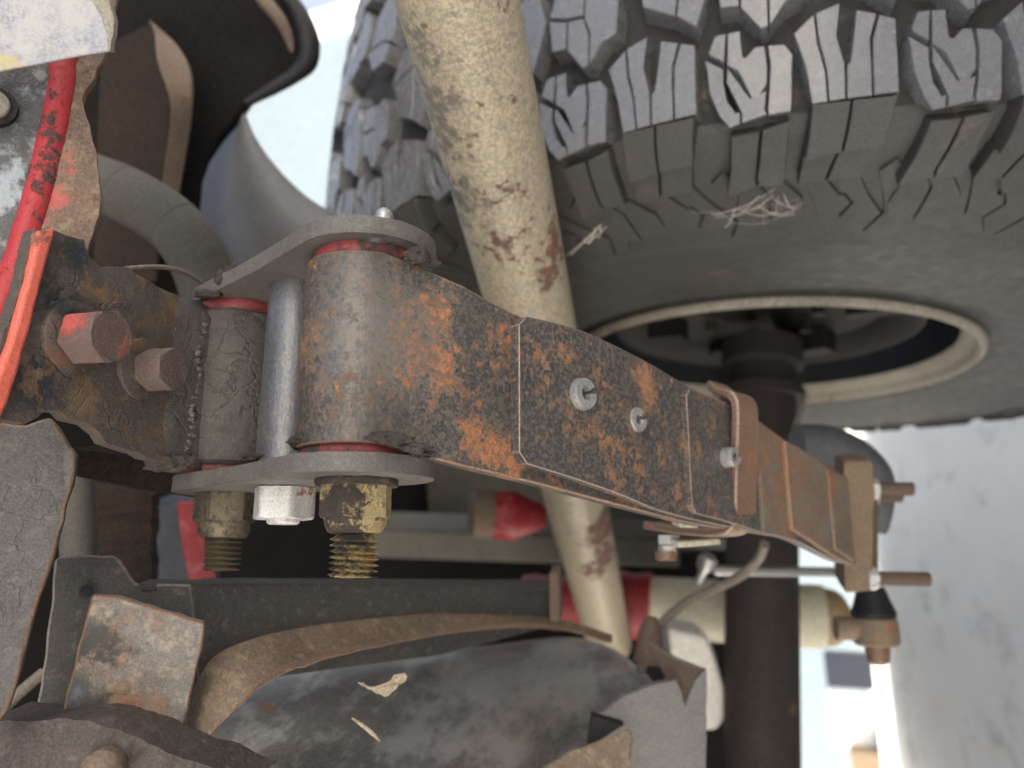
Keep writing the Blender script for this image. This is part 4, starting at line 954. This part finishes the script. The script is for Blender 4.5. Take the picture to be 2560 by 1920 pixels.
# red lamp like end
rl = thing('red_lamp', P(1300,1285,.80), 'blurred red wedge shaped lamp with a rusty end below the spring', 'lamp')
g = G(); o_ = P(1228,1285,.80); dl = Vector((1,-.08,.15)); lathe(g, o_, dl, [(0,.025),(.010,.0262),(.012,.027),(.024,.0265),(.052,.014),(.058,.010)], 7); build('lens', g, M['redboot'], rl, smooth=50)
g = G(); lathe(g, o_ - dl.normalized()*.022, dl, [(0,.018),(.003,.024),(.023,.026)], 32); build('rusty_cap', g, M['rusty'], rl)
# white plastic reservoir
g = G(); pts = [P(1672,1570,.80), P(1770,1590,.80), P(1790,1640,.80), P(1812,1720,.80), P(1818,1770,.80), P(1810,1805,.80), P(1795,1828,.80), P(1760,1830,.80), P(1700,1820,.80), P(1680,1700,.80)]
slab(g, pts, Vector((0,0,.05)))
tag(build('reservoir', g, M['whiteplastic'], bevel=.006, bseg=4), 'smooth off white plastic reservoir left of the axle tube', 'reservoir')
g = G(); slab(g, [P(1560,1560,.98), P(1830,1560,.98), P(1830,1960,.98), P(1560,1960,.98)], Vector((0,0,.05)))
tag(build('rear_beam', g, M['dark'], bevel=.004), 'dark beam edge behind the white reservoir', 'beam')
g = G(); lathe(g, P(1775,1385,.62), Vector((-.4,-1,0)), [(0,.004),(.004,.008),(.012,.007),(.016,.004),(.026,.003)], 18)
tag(build('bleed_fitting', g, M['pin'], smooth=50), 'small silver fitting under the rebound clip', 'fitting')
g = G(); lathe(g, P(1620,1655,.52), Vector((.1,1,.1)), [(0,.010),(.02,.008),(.03,.004)], 18)
tag(build('cable_stop', g, M['rusty'], smooth=50), 'brown cable stop at the lower end of the grey brake cable', 'fitting')
g = G(); box(g, P(1950,1428,.66), Vector((.12,-.004,.01)), LAT*.007, Vector((0,0,.01)))
tag(build('brake_line', g, M['pin'], bevel=.002), 'straight grey brake line just above the axle tube', 'brake line')

# ------------------------------------------------------------------ house and far things
hs_ = thing('house', gp(2,14,0), 'pale blue grey house wall with a white corner board beyond the fender', 'house')
def wallquad(name, pA_, pB_, z0, z1, th, m_):
    g = G(); d = (pB_-pA_).normalized(); nrm = Vector((d.y, -d.x, 0))*th
    vs = []
    for z in (z0, z1):
        for p in (pA_, pB_, pB_+nrm, pA_+nrm): vs.append(gp(p.x, p.y, z))
    g.add(vs, [(0,1,2,3),(7,6,5,4),(0,1,5,4),(1,2,6,5),(2,3,7,6),(3,0,4,7)]); return build(name, g, m_, hs_, smooth=0)
# ray through the pixels gives the azimuth of the wall's corner
def az(px, py): v = P(px, py, 1); return math.atan2(v.dot(LAT), v.dot(LON))
HY = 14.0
def wxp(px, py): return HY*math.tan(az(px, py))
xr = wxp(880, 75)
wallquad('wall', Vector((-9, HY, 0)), Vector((xr, HY, 0)), 0, 22, -.2, M['siding'])
wallquad('corner_board', Vector((xr-.02, HY-.03, 0)), Vector((xr+.9, HY-.03, 0)), 0, 22, -.3, M['trim'])


def farbox(name, xoy, Y, w, d, h, m_, label, cat):
    g = G(); box(g, gp(xoy*Y, Y, h/2), LAT*w, LON*d, DWN*h); return tag(build(name, g, m_, bevel=.02), label, cat)
farbox('storage_bin', -.128, 12.0, .45, .4, .60, M['navy'], 'dark blue storage bin far behind the axle tube', 'bin')
farbox('cardboard_box', -.222, 12.2, .25, .4, .38, M['plate'], 'tan cardboard box on the ground far behind, at the bottom edge', 'box')
farbox('plastic_crate', -.182, 12.6, .70, .4, .62, M['trim'], 'pale plastic crate beside the far tan box', 'crate')
# cobwebs on the tyre shoulder
def strands(name, pts0, n, spread, z, label, seed, r=.00022, dz=.012):
    rnd = random.Random(seed); g = G()
    for i in range(n):
        a = rnd.choice(pts0); b = rnd.choice(pts0)
        if a == b: b = (a[0]+rnd.uniform(-spread, spread), a[1]+rnd.uniform(-spread, spread)*.4)
        pa = P(a[0]+rnd.gauss(0, spread*.25), a[1]+rnd.gauss(0, spread*.12), z+rnd.uniform(-dz, dz)); pb = P(b[0]+rnd.gauss(0, spread*.25), b[1]+rnd.gauss(0, spread*.12), z+rnd.uniform(-dz, dz))
        mid = (pa+pb)/2 + Vector((0, -rnd.uniform(.0, .006), 0)); tube(g, [pa, mid, pb], r*rnd.uniform(.6, 2.2), 5, 4)
    o = build(name, g, M['web'], smooth=0); o['kind'] = 'stuff'; o['label'] = label; return o
strands('cobweb', [(1830,540),(1880,525),(1930,535),(1990,510),(1940,480),(1780,545)], 18, 90, .455, 'dusty white cobweb strands on the tyre shoulder', 3, .00012, .008)
strands('cobweb', [(1420,640),(1460,600),(1490,570),(1500,565)], 9, 25, .47, 'small cobweb beside the cream tube below the tyre', 8, .00014)
# scraps on the muffler can
g = G(); slab(g, [P(900,1708,.325), P(935,1716,.325), P(968,1708,.326), P(985,1690,.327), P(1012,1684,.328), P(1016,1702,.327), P(992,1722,.325), P(960,1738,.324), P(925,1728,.325)], Vector((0,0,.0005)), jit=.0012, dens=1500); tube(g, [P(895,1706,.324), P(930,1719,.324), P(985,1700,.325)], .0003, 5, 4)
tag(build('dry_leaf', g, M['debris'], smooth=0), 'curled dry leaf scrap stuck on the black muffler', 'leaf scrap')
g = G(); tube(g, [P(880,1795,.312), P(905,1812,.312), P(930,1832,.311), P(950,1852,.31)], [.0003,.0008,.0009,.0004], 6, 4)
tag(build('straw_bit', g, M['debris'], smooth=0), 'short pale straw bit lying on the muffler', 'straw')
